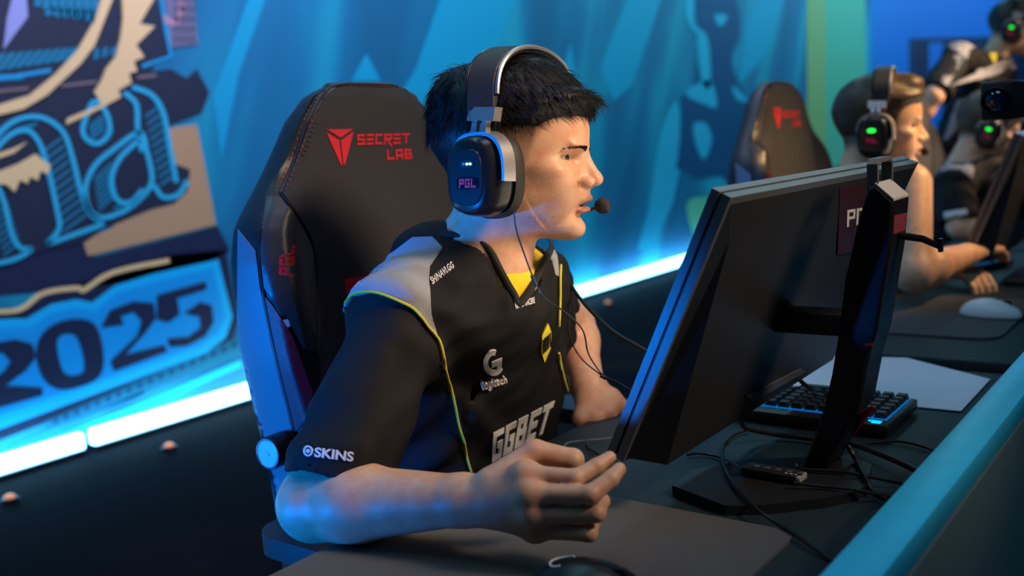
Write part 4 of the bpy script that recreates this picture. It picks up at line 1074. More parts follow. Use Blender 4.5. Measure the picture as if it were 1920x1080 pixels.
def headset(fr, s, label, led, skew=14.0, detail=True, cup=(-9, -31), group=None):
    """built in head coordinates (mm): x forward, y left, z up"""
    c, sn = math.cos(math.radians(skew)), math.sin(math.radians(skew))
    base_ = to_world((cup[0], 0, cup[1]-50), fr, s)
    e = empty('headset', base_, label, 'headset')
    if group: e['group'] = group
    def T(v, sd): 
        x, y, z = v                                              # y: distance out from the head side
        yy = 68+y; X0 = cup[0]+x*c+0*y; 
        return to_world((cup[0]+x*c-(y*sn), sd*(70+y*c+x*sn), cup[1]+z), fr, s)
    def ring_loft(rings, sd, name, m, parent, cap=True):
        k = len(rings[0][0]); V_ = []; F_ = []
        for sh, y in rings: V_ += [T((x, y, z), sd) for x, z in sh]
        for i in range(len(rings)-1):
            for j in range(k): F_.append((i*k+j, i*k+(j+1) % k, (i+1)*k+(j+1) % k, (i+1)*k+j))
        if cap: F_ += [tuple(range(k-1, -1, -1)), tuple((len(rings)-1)*k+j for j in range(k))]
        o = MB().add(V_, F_).build(name, m, parent, sharp=50); return o
    K = 40
    for sd in (-1, 1):
        ring_loft([(superell(37, 47, 2.6, K, 4), -9), (superell(42, 52, 2.6, K, 4), -3), (superell(43, 53, 2.6, K, 4), 6), (superell(40, 50, 2.6, K, 4), 13)], sd, 'ear_cushion', m_hs_soft, e)
        cupo = ring_loft([(superell(38, 48, 2.6, K, 2), 13), (superell(40, 50, 2.8, K, 1), 20), (superell(38, 49, 2.8, K, -2), 32), (superell(33, 45, 2.8, K, -5), 43), (superell(29, 41, 2.8, K, -6), 46)], sd, 'ear_cup', m_hs, e)
        fp = ring_loft([(superell(25, 34, 3.2, K, -6, -2), 46), (superell(24, 33, 3.2, K, -6, -2), 47.6)], sd, 'face_plate', m_hs, e)
        ring_loft([(superell(11, 5, 2.6, 20, -4, 14), 47.6), (superell(11, 5, 2.6, 20, -4, 14), 48.3)], sd, 'led_window', m_hs_soft, fp)
        if detail:
            for i in range(3): ring_loft([(superell(1.9, 1.6, 2.4, 12, -8+i*5, 14), 48.3), (superell(1.9, 1.6, 2.4, 12, -8+i*5, 14), 48.9)], sd, 'led_dot', m_led_w if i else m_hs_metal, fp)
        else:
            ring_loft([(superell(9.5, 5, 2.2, 16, -4, 14), 48.3), (superell(9.5, 5, 2.2, 16, -4, 14), 49.2)], sd, 'led_light', led, fp)
        ring_loft([(superell(17, 7.5, 5, 20, -3, -9), 47.6), (superell(17, 7.5, 5, 20, -3, -9), 48.2)], sd, 'display_window', m_pgl_bg, fp)
        v, f = block_text('PGL', 0.26, 0.2, 0.1)
        MB().add([T(((-3 + (a-.5)*26)*(-1 if sd > 0 else 1), 48.7, -9+(b-.5)*11), sd) for a, b in v], f).build('display_lettering', m_pgl, fp, smooth=False)
        # metal yoke hugging the upper half of the cup
        V_ = []; F_ = []; arc = np.linspace(math.radians(-8), math.radians(172), 25)
        for a in arc:
            ca, sa = math.cos(a), math.sin(a)
            for rx, y in ((41, 19), (45, 19), (42.5, 39), (38.5, 39)):
                V_.append(T((1+rx*np.sign(ca)*abs(ca)**.75, y-3+0*sa, (rx+10)*abs(sa)**.75*np.sign(sa) if sa > 0 else (rx+10)*sa), sd))
        for i in range(len(arc)-1):
            for j in range(4): F_.append((i*4+j, i*4+(j+1) % 4, i*4+4+(j+1) % 4, i*4+4+j))
        F_ += [(3, 2, 1, 0), tuple(len(arc)*4-4+j for j in range(4))]
        yk = MB().add(V_, F_).build('yoke', m_hs_metal, e, sharp=40)
        # stem, slider block
        sec = [(-11, -5), (11, -5), (11, 5), (-11, 5)]; st_v = []
        for z0, yy, k_ in ((46, 29, 1.15), (60, 26, 1.0), (70, 22, 1.0)): st_v += [T((x*k_+2, yy+y, z0), sd) for x, y in sec]
        stm = MB().add(st_v, [(3, 2, 1, 0), (8, 9, 10, 11)]+[(r_*4+i, r_*4+(i+1) % 4, r_*4+4+(i+1) % 4, r_*4+4+i) for r_ in (0, 1) for i in range(4)]).build('slider_stem', m_hs_metal, e, smooth=False)
        MB().tube([T((2, 32.4, 52), sd), T((2, 29.6, 66), sd)], .0022*s, 8).build('stem_groove', m_hs, stm)
        mb = MB(); top = []
        sec = [(-20, -6), (20, -6), (20, 6), (-20, 6)]
        for z0, yy in ((66, 23), (83, 18)):
            top += [T((x+4, yy+y*1.3, z0-x*0.06), sd) for x, y in sec]
        mb.add(top, [(3, 2, 1, 0), (4, 5, 6, 7)]+[(i, (i+1) % 4, 4+(i+1) % 4, 4+i) for i in range(4)]).build('slider_block', m_hs_metal, e, smooth=False)
    # headband: a broad strap from block to block over the hair, with a metal rail on its front edge
    zc = 30.0
    A0 = np.array([8.0, 86.0, cup[1]+80])
    def arc_pt(t, xo, ro):
        a = math.radians(-90+180*t)
        y = (A0[1]+ro)*math.sin(a)*(1.0); z = A0[2]+(132-A0[2]+ro)*max(0, math.cos(a))**0.62
        sk = math.tan(math.radians(skew))
        return to_world((cup[0]+14+xo+y*sk*0.9+13, y, z), fr, s)
    n = 36; ts = np.linspace(0, 1, n)
    V_ = []; F_ = []
    sec = [(-18, -4), (18, -4), (19, 0), (16, 4), (-16, 4), (-19, 0)]
    for t in ts: V_ += [arc_pt(t, x, y) for x, y in sec]
    for i in range(n-1):
        for j in range(6): F_.append((i*6+j, i*6+(j+1) % 6, i*6+6+(j+1) % 6, i*6+6+j))
    F_ += [(5, 4, 3, 2, 1, 0), tuple((n-1)*6+j for j in range(6))]
    hb_ = MB().add(V_, F_).build('headband', m_band, e, sharp=40)
    MB().tube([arc_pt(t, 19.5, 1.5) for t in ts[1:-1]], 0.0032*s, 8).build('band_rail', m_hs_metal, hb_)
    MB().tube([arc_pt(t, -19.5, 1.5) for t in ts[1:-1]], 0.0022*s, 8).build('band_piping', m_hs, hb_)
    if detail is not None:
        p0 = T((36, 18, -34), 1); mics = to_world((102, 46, -74), fr, s); 
        mid1 = to_world((40, 80, -76), fr, s); mid2 = to_world((84, 66, -78), fr, s); tip = to_world((112, 34, -71), fr, s)
        bo = MB().tube(spline([p0, mid1, mid2, mics, tip], 6), 0.0022*s, 8).build('mic_boom', m_cable, e)
        MB().lathe([(0.5e-3*s, -.0105*s), (.006*s, -.009*s), (.0105*s, -.0035*s), (.0112*s, .002*s), (.0095*s, .0075*s), (.005*s, .0105*s), (.0004*s, .0115*s)], to_world((116, 26, -70), fr, s), fr[1][0], 20).build('mic_foam', m_hs_soft, bo)
    return e
hsfr = HFR
headset(HFR, 1.0, 'black gaming headset with metal yoke and foam mic on the dark haired player', m_led_w, skew=25)

# =================================================================== GAMING CHAIRS
m_leather = mat('chair_leather', (0.012, 0.012, 0.015), 0.45, bump=0.06, bscale=700); m_fabric = mat('chair_fabric', (0.028, 0.028, 0.035), 0.8, noise=0.3, nscale=900, bump=0.5, bscale=1400)
m_crim = mat('chair_red', (0.26, 0.004, 0.016), 0.5, bump=0.2, bscale=700); m_embro = mat('embroidery_red', (0.62, 0.006, 0.025), 0.6, bump=0.4, bscale=1200)
m_thread = mat('thread_red', (0.22, 0.03, 0.025), 0.7); m_cplast = mat('chair_plastic', (0.012, 0.012, 0.014), 0.4)
XCH = 1.165; CT = 0.05                                          # chair centre, recline
def PC(px, py, off=0.0):
    """pixel -> reclined plane of the backrest front"""
    n = np.array([0, -1, CT]); p0 = np.array([0, 1.10+off, 0.5]); d = ray(px, py); t = ((p0-CAMO)@n)/(d@n); return CAMO+d*t
edge = [(640, 158), (604, 176), (574, 226), (548, 300), (520, 362), (488, 425), (484, 490), (492, 560), (515, 680), (548, 800), (580, 920)]
ez = np.array([PC(*p) for p in edge]); eo = np.argsort(ez[:, 2]); EZ = ez[eo, 2]; EW = XCH-ez[eo, 0]
ztop = EZ[-1]+0.004
def back_y(z): return 1.10+CT*(z-0.5)
rows = list(np.linspace(0.50, EZ[-1]-0.03, 34))+[EZ[-1]-0.018, EZ[-1]-0.008, EZ[-1]-0.002, ztop]
V = []; F = []; SN = np.linspace(-1, 1, 25); nr = None
for i, z in enumerate(rows):
    hw = np.interp(z, EZ, EW); hw = max(hw, 0.06)
    if z < EZ[0]+.02: hw = EW[0]
    tt = np.clip((ztop-z)/0.05, 0, 1); th = np.interp(z, [0.5, 0.8, 1.0, 1.15, ztop], [0.095, 0.085, 0.07, 0.06, 0.045])*(0.35+0.65*math.sqrt(tt))
    wing = np.interp(z, [0.5, 0.7, 0.95, 1.08, 1.12, 1.3], [0.045, 0.055, 0.045, 0.018, 0.0, 0.0])
    yf = back_y(z)+(1-math.sqrt(tt))*0.02; ring = []
    for s_ in SN:
        a = abs(s_); y = yf-wing*sstep(0.55, 0.92, a)-0.012*(1-a*a)+0.014*sstep(0.93, 1.0, a); ring.append((XCH+s_*hw, y, z))
    for s_, fy in ((1.018, .22), (1.025, .5), (1.015, .8), (.985, .97)): ring.append((XCH+s_*hw, yf-wing*.4+fy*(th+wing*.4), z))
    for s_ in np.linspace(.93, -.93, 11): ring.append((XCH+s_*hw, yf+th, z))
    for s_, fy in ((.985, .97), (1.015, .8), (1.025, .5), (1.018, .22)): ring.append((XCH-s_*hw, yf-wing*.4+fy*(th+wing*.4), z))
    nr = len(ring); V += ring
for i in range(len(rows)-1):
    for j in range(nr): F.append((i*nr+j, i*nr+(j+1) % nr, (i+1)*nr+(j+1) % nr, (i+1)*nr+j))
F += [tuple(range(nr-1, -1, -1)), tuple((len(rows)-1)*nr+j for j in range(nr))]
chair = empty('gaming_chair', (XCH, 1.0, 0), 'large black gaming chair with red logo behind the dark haired player', 'chair')
back = MB().add(V, F).build('backrest', m_leather, chair, sharp=60)
cb = bvh_of(back)
fpanel = [(640, 164), (610, 182), (582, 230), (556, 300), (530, 362), (562, 408), (590, 464), (598, 560), (598, 720), (860, 720), (868, 440), (850, 380), (836, 330), (808, 236), (786, 186), (756, 168)]
pf = decal_poly('front_panel', [fpanel], cb, 0.003, m_fabric, back, 14)
decal_poly('wing_panel', [[(500, 368), (526, 370), (556, 412), (584, 466), (592, 560), (592, 660), (570, 655), (530, 580), (497, 540), (489, 470)]], cb, 0.0022, mat('wing_leather', (0.035, 0.036, 0.042), 0.38, bump=0.06, bscale=700), back, 12)
decal_poly('red_wing_panel', [[(492, 548), (512, 572), (548, 630), (586, 735), (572, 790), (553, 812), (532, 740), (508, 640)]], cb, 0.0022, m_crim, back, 12)
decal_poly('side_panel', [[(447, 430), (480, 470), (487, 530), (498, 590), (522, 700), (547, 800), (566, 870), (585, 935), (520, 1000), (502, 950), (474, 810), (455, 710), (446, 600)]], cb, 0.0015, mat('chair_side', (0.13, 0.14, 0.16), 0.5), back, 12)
cb2 = bvh_of(back, pf)
decal_poly('logo_emblem', [[(613, 243), (661, 242), (637, 258)]], cb2, 0.0014, m_embro, back, 8)
decal_poly('logo_emblem', [[(611, 248), (635, 263), (641, 309), (638, 309)]], cb2, 0.0014, m_embro, back, 8)
decal_poly('logo_emblem', [[(638, 264), (662, 247), (646, 308), (643, 309)]], cb2, 0.0014, m_embro, back, 8)
v, f = block_text('S3CR3T', 0.2, 0.2); decal('logo_lettering', quadmap(v, [(669, 277), (767, 274), (767, 250), (669, 252)]), f, cb2, 0.0014, m_embro, back, 8)
v, f = block_text('LAB', 0.22, 0.22); decal('logo_lettering', quadmap(v, [(725, 300), (771, 298), (770, 279), (724, 281)]), f, cb2, 0.0014, m_embro, back, 8)
v, f = block_text('PGL', 0.26, 0.16, 0.1); decal('side_lettering', quadmap(v, [(548, 520), (552, 458), (524, 472), (522, 516)]), f, cb2, 0.0028, m_embro, back, 8)
decal_poly('red_patch', [[(645, 524), (690, 516), (700, 560), (652, 572)]], cb2, 0.0014, m_embro, back, 12)
decal_poly('side_tag', [[(531, 600), (541, 598), (544, 612), (534, 614)]], cb2, 0.002, mat('tag_white', (0.5, 0.55, 0.6), 0.6), back, 8)
def stitch(path, r=0.0011, step=0.0085, name='stitching', m=m_thread):
    pts = [hit(cb2, p[0], p[1], 0.001)[0] for p in spline(path, 14)]; mb = MB(); acc = 0.0
    for a, b in zip(pts[:-1], pts[1:]):
        L = np.linalg.norm(b-a); k = acc
        while k < L:
            p = a+(b-a)*k/L; q = a+(b-a)*min(1, (k+step*.55)/L); mb.tube([p, q], r, 4); k += step
        acc = k-L
    o = mb.build(name, m, back); return o
stitch([(800, 196), (770, 172), (735, 164), (645, 163), (612, 181), (586, 226), (558, 300), (534, 362)])
stitch([(636, 158), (600, 176), (572, 222), (546, 296), (520, 358)])
stitch([(500, 372), (492, 430), (494, 500), (508, 545)])
def seam(path, r=0.0024):
    pts = [hit(cb, p[0], p[1], 0.0008)[0] for p in spline(path, 8)]; MB().tube(pts, r, 6).build('seam_piping', m_cplast, back)
seam([(800, 188), (770, 166), (735, 160), (640, 160), (606, 178), (578, 226), (552, 300), (526, 362)]); seam([(526, 364), (560, 408), (588, 464), (596, 560), (597, 700)])
seam([(488, 430), (488, 490), (496, 550), (518, 660), (545, 770), (560, 830)])
# lumbar knob on the side
kc = W(497, 857, 0, XCH-0.30); kb_ = np.array([XCH-0.262, kc[1]+.01, kc[2]])
ax = kc-kb_; ax = np.array([-1, -0.05, 0.0])
kn = MB().lathe([(0.021, 0), (0.024, 0.004), (0.024, 0.034), (0.022, 0.036)], kb_+np.array([0.01, 0, 0]), ax, 32).build('lumbar_knob', m_cplast, chair)
MB().lathe([(0.0225, 0.0358), (0.0225, 0.0375), (0.020, 0.0385), (0.0195, 0.0375), (0.004, 0.0375), (0.0035, 0.0384)], kb_+np.array([0.01, 0, 0]), ax, 32).build('knob_cap', mat('knob_metal', (0.35, 0.36, 0.40), 0.4, metal=0.7), kn)
# seat, armrests, five-star base
V, Q = polygonize(lambda p: smax(smin(ell(p, (XCH, 0.86, 0.36), (.27, .30, .070)), smin(cone(p, (XCH-.25, .66, .38), (XCH-.25, 1.06, .38), .04, .045), cone(p, (XCH+.25, .66, .38), (XCH+.25, 1.06, .38), .04, .045), .02), .04), p[:, 1]-1.13, .02), (XCH-.34, .48, .24), (XCH+.34, 1.2, .48), 0.012)
mesh_np('seat_cushion', V, Q, m_leather, chair)
ap = W(560, 1035, 0, XCH-.36)
for sd in (-1, 1):
    ar = empty('armrest', (0, 0, 0)) if False else None
    xx = XCH+sd*.335; pad_o = MB().prism(rounded(xx-.05, .80, xx+.05, 1.06, .045), lambda u, v: (u, v, 0.635), (0, 0, .028)).build('armrest', m_cplast, chair, sharp=60)
    MB().box((xx-.022, .93, .36), (xx+.022, .985, .64), .008).build('armrest_post', m_cplast, pad_o)
    MB().box((min(xx, XCH+sd*.1), .935, .345), (max(xx, XCH+sd*.1), .98, .365), .004).build('armrest_bracket', m_cplast, pad_o)
MB().lathe([(.10, .30), (.035, .29), (.03, .10), (.055, .06)], (XCH, .90, 0), (0, 0, 1), 20).build('gas_lift', m_cplast, chair)
for k in range(5):
    a = math.radians(90+72*k+10); d_ = np.array([math.cos(a), math.sin(a), 0]); c0 = np.array([XCH, .90, 0])
    lg = MB().tube([c0+[0, 0, .085], c0+d_*.18+[0, 0, .085], c0+d_*.31+[0, 0, .072]], [.03, .026, .016], 10).build('base_leg', m_cplast, chair)
    MB().lathe([(.026, -.018), (.03, -.012), (.03, .012), (.026, .018)], c0+d_*.31+[0, 0, .03], np.cross(d_, [0, 0, 1]), 16).build('caster', m_cplast, lg)
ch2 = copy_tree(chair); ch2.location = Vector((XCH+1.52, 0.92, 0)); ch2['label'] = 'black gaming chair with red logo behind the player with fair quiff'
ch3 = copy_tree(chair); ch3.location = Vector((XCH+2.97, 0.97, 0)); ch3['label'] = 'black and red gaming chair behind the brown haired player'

# =================================================================== THE OTHER PLAYERS
def arm_hand(p, E_, W_, down=(0, 0, -1), spread=1.0):
    d = W_-E_; d = d/np.linalg.norm(d); dn = np.array(down, float); sd_ = np.cross(d, dn); sd_ /= np.linalg.norm(sd_)
    mc = [W_+d*.078+sd_*o*.021*spread for o in (1.3, .45, -.45, -1.25)]
    fg = [([m_, m_+d*.036+dn*.006, m_+d*.058+dn*.022, m_+d*.066+dn*.038], [.0095, .0088, .0078, .0068]) for m_ in mc]
    th = ([W_+d*.02+sd_*.018, W_+d*.05+sd_*.045+dn*.01, W_+d*.08+sd_*.048+dn*.018], [.014, .011, .008])
    return hand_fn(p, W_, mc, fg, th)
def figure(label, fr, s, tab, Sr, Er, Wr, Sl, El, Wl, hairfn, skin, hairm, loc, sleeve=0.75, h=0.005, legs=None):
    nk = to_world((-18, 0, -55), fr, s); nb = to_world((-36, 0, -160), fr, s)
    def bfn(p):
        d = local_fn(p, fr, s, face); d = smin(d, cone(p, nk, nb, .052*s, .058*s), .03); d = smin(d, loft(p, shrink(tab, .022)), .03)
        for S_, E_, W_ in ((Sr, Er, Wr), (Sl, El, Wl)):
            d = smin(d, cone(p, S_, E_, .048, .040), .02); d = smin(d, chain(p, [E_, E_+(W_-E_)*.3, W_], [.040, .041, .026], .02), .015)
            c = W_.astype(np.float32); r = np.sqrt(((p-c)**2).sum(1)); k = r < .2; hh = (r-.16).astype(np.float32)
            if k.any(): hh[k] = arm_hand(p[k], E_, W_)
            d = smin(d, hh, .010)
        return d
    P = np.array([Sr, Er, Wr, Sl, El, Wl, fr[0]]); lo = P.min(0)-.20; hi = P.max(0)+.20; lo[2] = min(lo[2], tab[0][0])-.0
    V, Q = polygonize(bfn, lo, hi, h); V = project(bfn, V, 2)
    e = empty('person', loc, label, 'person')
    b = mesh_np('body', V, Q, skin, e); face_attrs(b, np.asarray(V), fr, s, 0.15, 0.0)
    def jfn(p):
        d = loft(p, tab)
        for S_, E_ in ((Sr, Er), (Sl, El)):
            A_ = (E_-S_)/np.linalg.norm(E_-S_); C_ = S_+(E_-S_)*sleeve
            d = smin(d, cone(p, nb-np.array([0, 0, .04]), S_ if sleeve > 0.05 else nb+(S_-nb)*.55-np.array([0, 0, .02]), .062, .062 if sleeve > 0.05 else .05), .05)
            if sleeve > 0.05: d = smin(d, np.maximum(cone(p, S_, C_+A_*.05, .062, .066), (p-C_.astype(np.float32))@A_.astype(np.float32)), .02)
        d = d+folds(p); v0 = nb+(fr[1][0]*0.10)+np.array([0, 0, -.015])
        d = smax(d, -np.maximum(cone(p, nk, nb-np.array([0, 0, .03]), .056, .072), -1), .004)
        return smax(d, -cone(p, nb, v0-np.array([0, 0, .04]), .06, .012), .004)
    V, Q = polygonize(jfn, lo, hi, 0.007); j = mesh_np('jersey', V, Q, m_jersey, e)
    hr, _ = build_hair('hair', hairfn, fr, s, hairm, e, 0.005)
    for sd_ in (-1, 1): eye(sd_, fr, s, e)
    return e, j, bfn
skin2 = skin_material('skin_warm', (0.66, 0.40, 0.26), (0.10, 0.05, 0.025)); m_hair2 = mat('hair_fair_brown', (0.050, 0.027, 0.013), 0.5, noise=0.3, nscale=150); m_hair3 = mat('hair_brown', (0.075, 0.040, 0.022), 0.5, noise=0.3, nscale=150)
def shift(tab, dx, dy, dz): return [(z+dz, x+dx, y+dy, a, b, c) for z, x, y, a, b, c in tab]
# second player: fair quiff, bare arm on the desk
y2 = 13.0
F2 = frame(D(1643, 232, 2.42), RIGHT*math.cos(math.radians(y2))-FWD*math.sin(math.radians(y2)), np.array([0, 0.05, 1.0]))
t2 = shift(TORSO, 1.47, -0.09, 0.0)
S2 = D(1706, 345, 2.28); E2 = D(1712, 512, 2.20); W2 = D(1812, 478, 2.34)
p2, j2, _ = figure('player with fair quiff and bare arm seated behind the nearest desk neighbour', F2, 1.0, t2, S2, E2, W2, np.array([2.72, .86, .96]), np.array([2.78, .80, .80]), np.array([2.62, .62, .77]), hair_quiff, skin2, m_hair2, (2.53, .95, 0), sleeve=0.0)
p2['label'] = 'seated player with fair quiff, headset and bare arm on the desk'
headset(F2, 1.0, 'black headset with green light on the player with fair quiff', m_led_g, 14, False)
# third player: brown hair, grey shouldered jersey
F3 = frame(D(1850, 236, 3.50), RIGHT*math.cos(0.15)-FWD*math.sin(0.15)+np.array([0, 0, -.25]), np.array([0, 0.0, 1.0]))
t3 = shift(TORSO, 2.84, -0.06, -0.03)
c3 = F3[0]; S3 = D(1788, 345, 3.40); E3 = D(1800, 425, 3.35); W3 = D(1905, 440, 3.30)
p3, j3, _ = figure('seated player with brown hair in black jersey with grey shoulder', F3, 1.0, t3, S3, E3, W3, np.array([4.10, .84, .95]), np.array([4.18, .74, .78]), np.array([4.05, .55, .77]), hair_long, skin2, m_hair3, (3.93, .93, 0), sleeve=0.9)
headset(F3, 1.0, 'black headset with green light on the seated brown haired player', m_led_g, 14, False)
b3 = bvh_of(j3)
decal_poly('shoulder_panel', [[(1752, 330), (1762, 300), (1790, 284), (1812, 290), (1826, 318), (1822, 335), (1800, 318), (1775, 318)]], b3, 0.003, m_jgrey, j3, 8)
decal_poly('sleeve_print', [[(1770, 398), (1812, 392), (1814, 402), (1772, 410)]], b3, 0.003, m_logo, j3, 8)
# standing person at the end of the row
F4 = frame(D(1898, 50, 4.45), RIGHT*math.cos(0.25)-FWD*math.sin(0.25)+np.array([0, 0, -.25]), np.array([0, 0, 1.0]))
n4 = to_world((-36, 0, -160), F4)
t4 = [(n4[2]-.62, n4[0]+.00, n4[1]+.20, .17, .11, .11), (n4[2]-.40, n4[0], n4[1]+.16, .17, .115, .11), (n4[2]-.20, n4[0], n4[1]+.08, .185, .12, .115), (n4[2]-.11, n4[0], n4[1]+.04, .18, .115, .11), (n4[2]-.05, n4[0], n4[1]+.02, .15, .10, .10), (n4[2]-.01, n4[0], n4[1], .10, .08, .08), (n4[2]+.02, n4[0], n4[1], .07, .07, .07)]
S4 = D(1796, 108, 4.34); E4 = D(1752, 178, 4.22); W4 = E4+np.array([.02, .14, -.19]); S4l = n4+np.array([.18, .02, -.09]); E4l = S4l+np.array([.05, -.05, -.27]); W4l = E4l+np.array([-.05, -.2, -.12])
p4, j4, _ = figure('person standing in black jersey with grey shoulders and yellow collar', F4, 1.0, t4, S4, E4, W4, S4l, E4l, W4l, hair_long, skin2, mat('hair_dark', (0.02, 0.017, 0.016), 0.5), (n4[0], n4[1]+.18, 0), sleeve=0.95)
headset(F4, 1.0, 'black headset with green light on the standing person', m_led_g, 14, False)
b4 = bvh_of(j4)
decal_poly('shoulder_panel', [[(1776, 88), (1800, 72), (1832, 66), (1838, 84), (1818, 92), (1812, 112), (1796, 96)]], b4, 0.003, m_jgrey, j4, 8)
decal_poly('shoulder_panel', [[(1886, 96), (1898, 100), (1914, 122), (1910, 134), (1898, 130)]], b4, 0.003, m_jgrey, j4, 8)
decal_poly('collar_insert', [[(1854, 100), (1872, 98), (1864, 120)]], b4, 0.003, m_yellow, j4, 8)
decal_poly('chest_print', [[(1830, 132), (1842, 128), (1848, 142), (1842, 154), (1832, 150)]], b4, 0.003, m_logo, j4, 8)
decal_poly('side_stripe', [[(1794, 190), (1804, 186), (1796, 240), (1776, 262), (1770, 262)]], b4, 0.003, m_jgrey, j4, 8)
V, Q = polygonize(lambda p: smin(cone(p, (n4[0]-.08, n4[1]+.2, n4[2]-.60), (n4[0]-.09, n4[1]+.18, .1), .10, .06), cone(p, (n4[0]+.08, n4[1]+.2, n4[2]-.60), (n4[0]+.09, n4[1]+.18, .1), .10, .06), .03), (n4[0]-.25, n4[1]-.05, .0), (n4[0]+.25, n4[1]+.40, n4[2]-.45), 0.015)
mesh_np('trousers', V, Q, m_trouser, p4)
for sx in (-1, 1):
    V, Q = polygonize(lambda p: smax(ell(p, (n4[0]+sx*.09, n4[1]+.12, .04), (.05, .15, .07)), -p[:, 2]+.002, .005), (n4[0]+sx*.09-.08, n4[1]-.08, -.03), (n4[0]+sx*.09+.08, n4[1]+.32, .15), .01)
    mesh_np('shoe', V, Q, MATS['shoe_white'], p4)
for e_, x_, y_ in ((p2, 2.57, .95), (p3, 3.94, .92)):
    def tf(p):
        d = ell(p, (x_, y_+.05, .50), (.18, .15, .10))
        for sx in (-1, 1): d = smin(d, chain(p, [np.array([x_+sx*.09, y_+.02, .50]), np.array([x_+sx*.13, y_-.39, .53]), np.array([x_+sx*.13, y_-.30, .10])], [.085, .066, .05], .03), .04)
        return d
    V, Q = polygonize(tf, (x_-.3, y_-.55, .03), (x_+.3, y_+.27, .64), .015); mesh_np('trousers', V, Q, m_trouser, e_)
    for sx in (-1, 1):
        V, Q = polygonize(lambda p: smax(ell(p, (x_+sx*.13, y_-.36, .04), (.05, .15, .07)), -p[:, 2]+.002, .005), (x_+sx*.13-.08, y_-.55, -.03), (x_+sx*.13+.08, y_-.16, .15), .01)
        mesh_np('shoe', V, Q, MATS['shoe_white'], e_)

# =================================================================== KEYBOARDS, MICE, CABLES, CAMERA
m_kb = mat('keyboard_case', (0.014, 0.014, 0.016), 0.45); m_key = mat('key_cap', (0.020, 0.021, 0.024), 0.5)
m_glow = mat('key_backlight', (0.0, 0.05, 0.2), 0.5, emit=(0.0, 0.28, 1.0), estr=0.4); m_glow2 = mat('logo_backlight', (0.0, 0.3, 0.6), 0.5, emit=(0.0, 0.55, 1.0), estr=1.6)
# one key: tapered cap
kw, kt, kh = 0.0082, 0.0062, 0.0075
key_me = bpy.data.meshes.new('key')
key_me.from_pydata([(-kw, -kw, 0), (kw, -kw, 0), (kw, kw, 0), (-kw, kw, 0), (-kt, -kt, kh), (kt, -kt, kh), (kt, kt, kh), (-kt, kt, kh)], [], [(3, 2, 1, 0), (4, 5, 6, 7)]+[(i, (i+1) % 4, 4+(i+1) % 4, 4+i) for i in range(4)])
key_me.materials.append(m_key)
wide_me = key_me.copy(); wide_me.name = 'space_key'
for v_ in wide_me.vertices: v_.co.x *= 6.4
def keyboard(loc, rz, label, keys=True):
    """local x: left to right (0.355 m), local y: towards the top row"""
    e = empty('keyboard', loc, label, 'keyboard'); e.rotation_euler = (0, 0, rz); bpy.context.view_layer.update()
    M = Matrix.Translation(Vector(loc)) @ Matrix.Rotation(rz, 4, 'Z')
    MB().box((0, 0, 0.004), (0.356, 0.150, 0.020), 0.003, M).build('case', m_kb, e)
    MB().box((0.008, 0.008, 0.0195), (0.348, 0.126, 0.0205), 0, M).build('backlit_plate', m_glow, e)
    for x in (0.03, 0.31): MB().box((x, 0.118, 0.0), (x+.02, 0.128, 0.0045), 0, M).build('foot', m_kb, e)
    MB().box((0.012, 0.132, 0.020), (0.030, 0.136, 0.0206), 0, M).build('logo_light', m_glow2, e)
    MB().box((0.012, 0.139, 0.020), (0.024, 0.143, 0.0206), 0, M).build('logo_light', m_glow2, e)
    for r_ in range(6):
        cols = range(17)
        for c_ in cols:
            if r_ == 0 and 3 <= c_ <= 8:
                if c_ != 3: continue
                o = bpy.data.objects.new('space_key', wide_me); o.location = (0.018+5.5*0.0198, 0.017+r_*0.0198, 0.022)
            else:
                o = bpy.data.objects.new('key', key_me); o.location = (0.018+c_*0.0198+(0.003 if c_ > 13 else 0), 0.017+r_*0.0198, 0.022)
            COL.objects.link(o); o.parent = e
    return e
k0 = W(1664, 826, 2, ZD)
keyboard((k0[0]+0.150, k0[1], ZD), math.radians(90), 'black mechanical keyboard with blue backlight between monitor stand and paper')
ka = W(1738, 528, 2, ZD); kb2 = W(1905, 497, 2, ZD); dirk = math.atan2(kb2[1]-ka[1], kb2[0]-ka[0])
keyboard((ka[0]-0.02, ka[1], ZD), dirk, 'keyboard with blue lit keys under the bare arm')
k3 = np.array([3.95, 0.52]); keyboard((3.86, 0.62, ZD), math.radians(8)+math.pi*0, 'keyboard in front of the brown haired seated player')

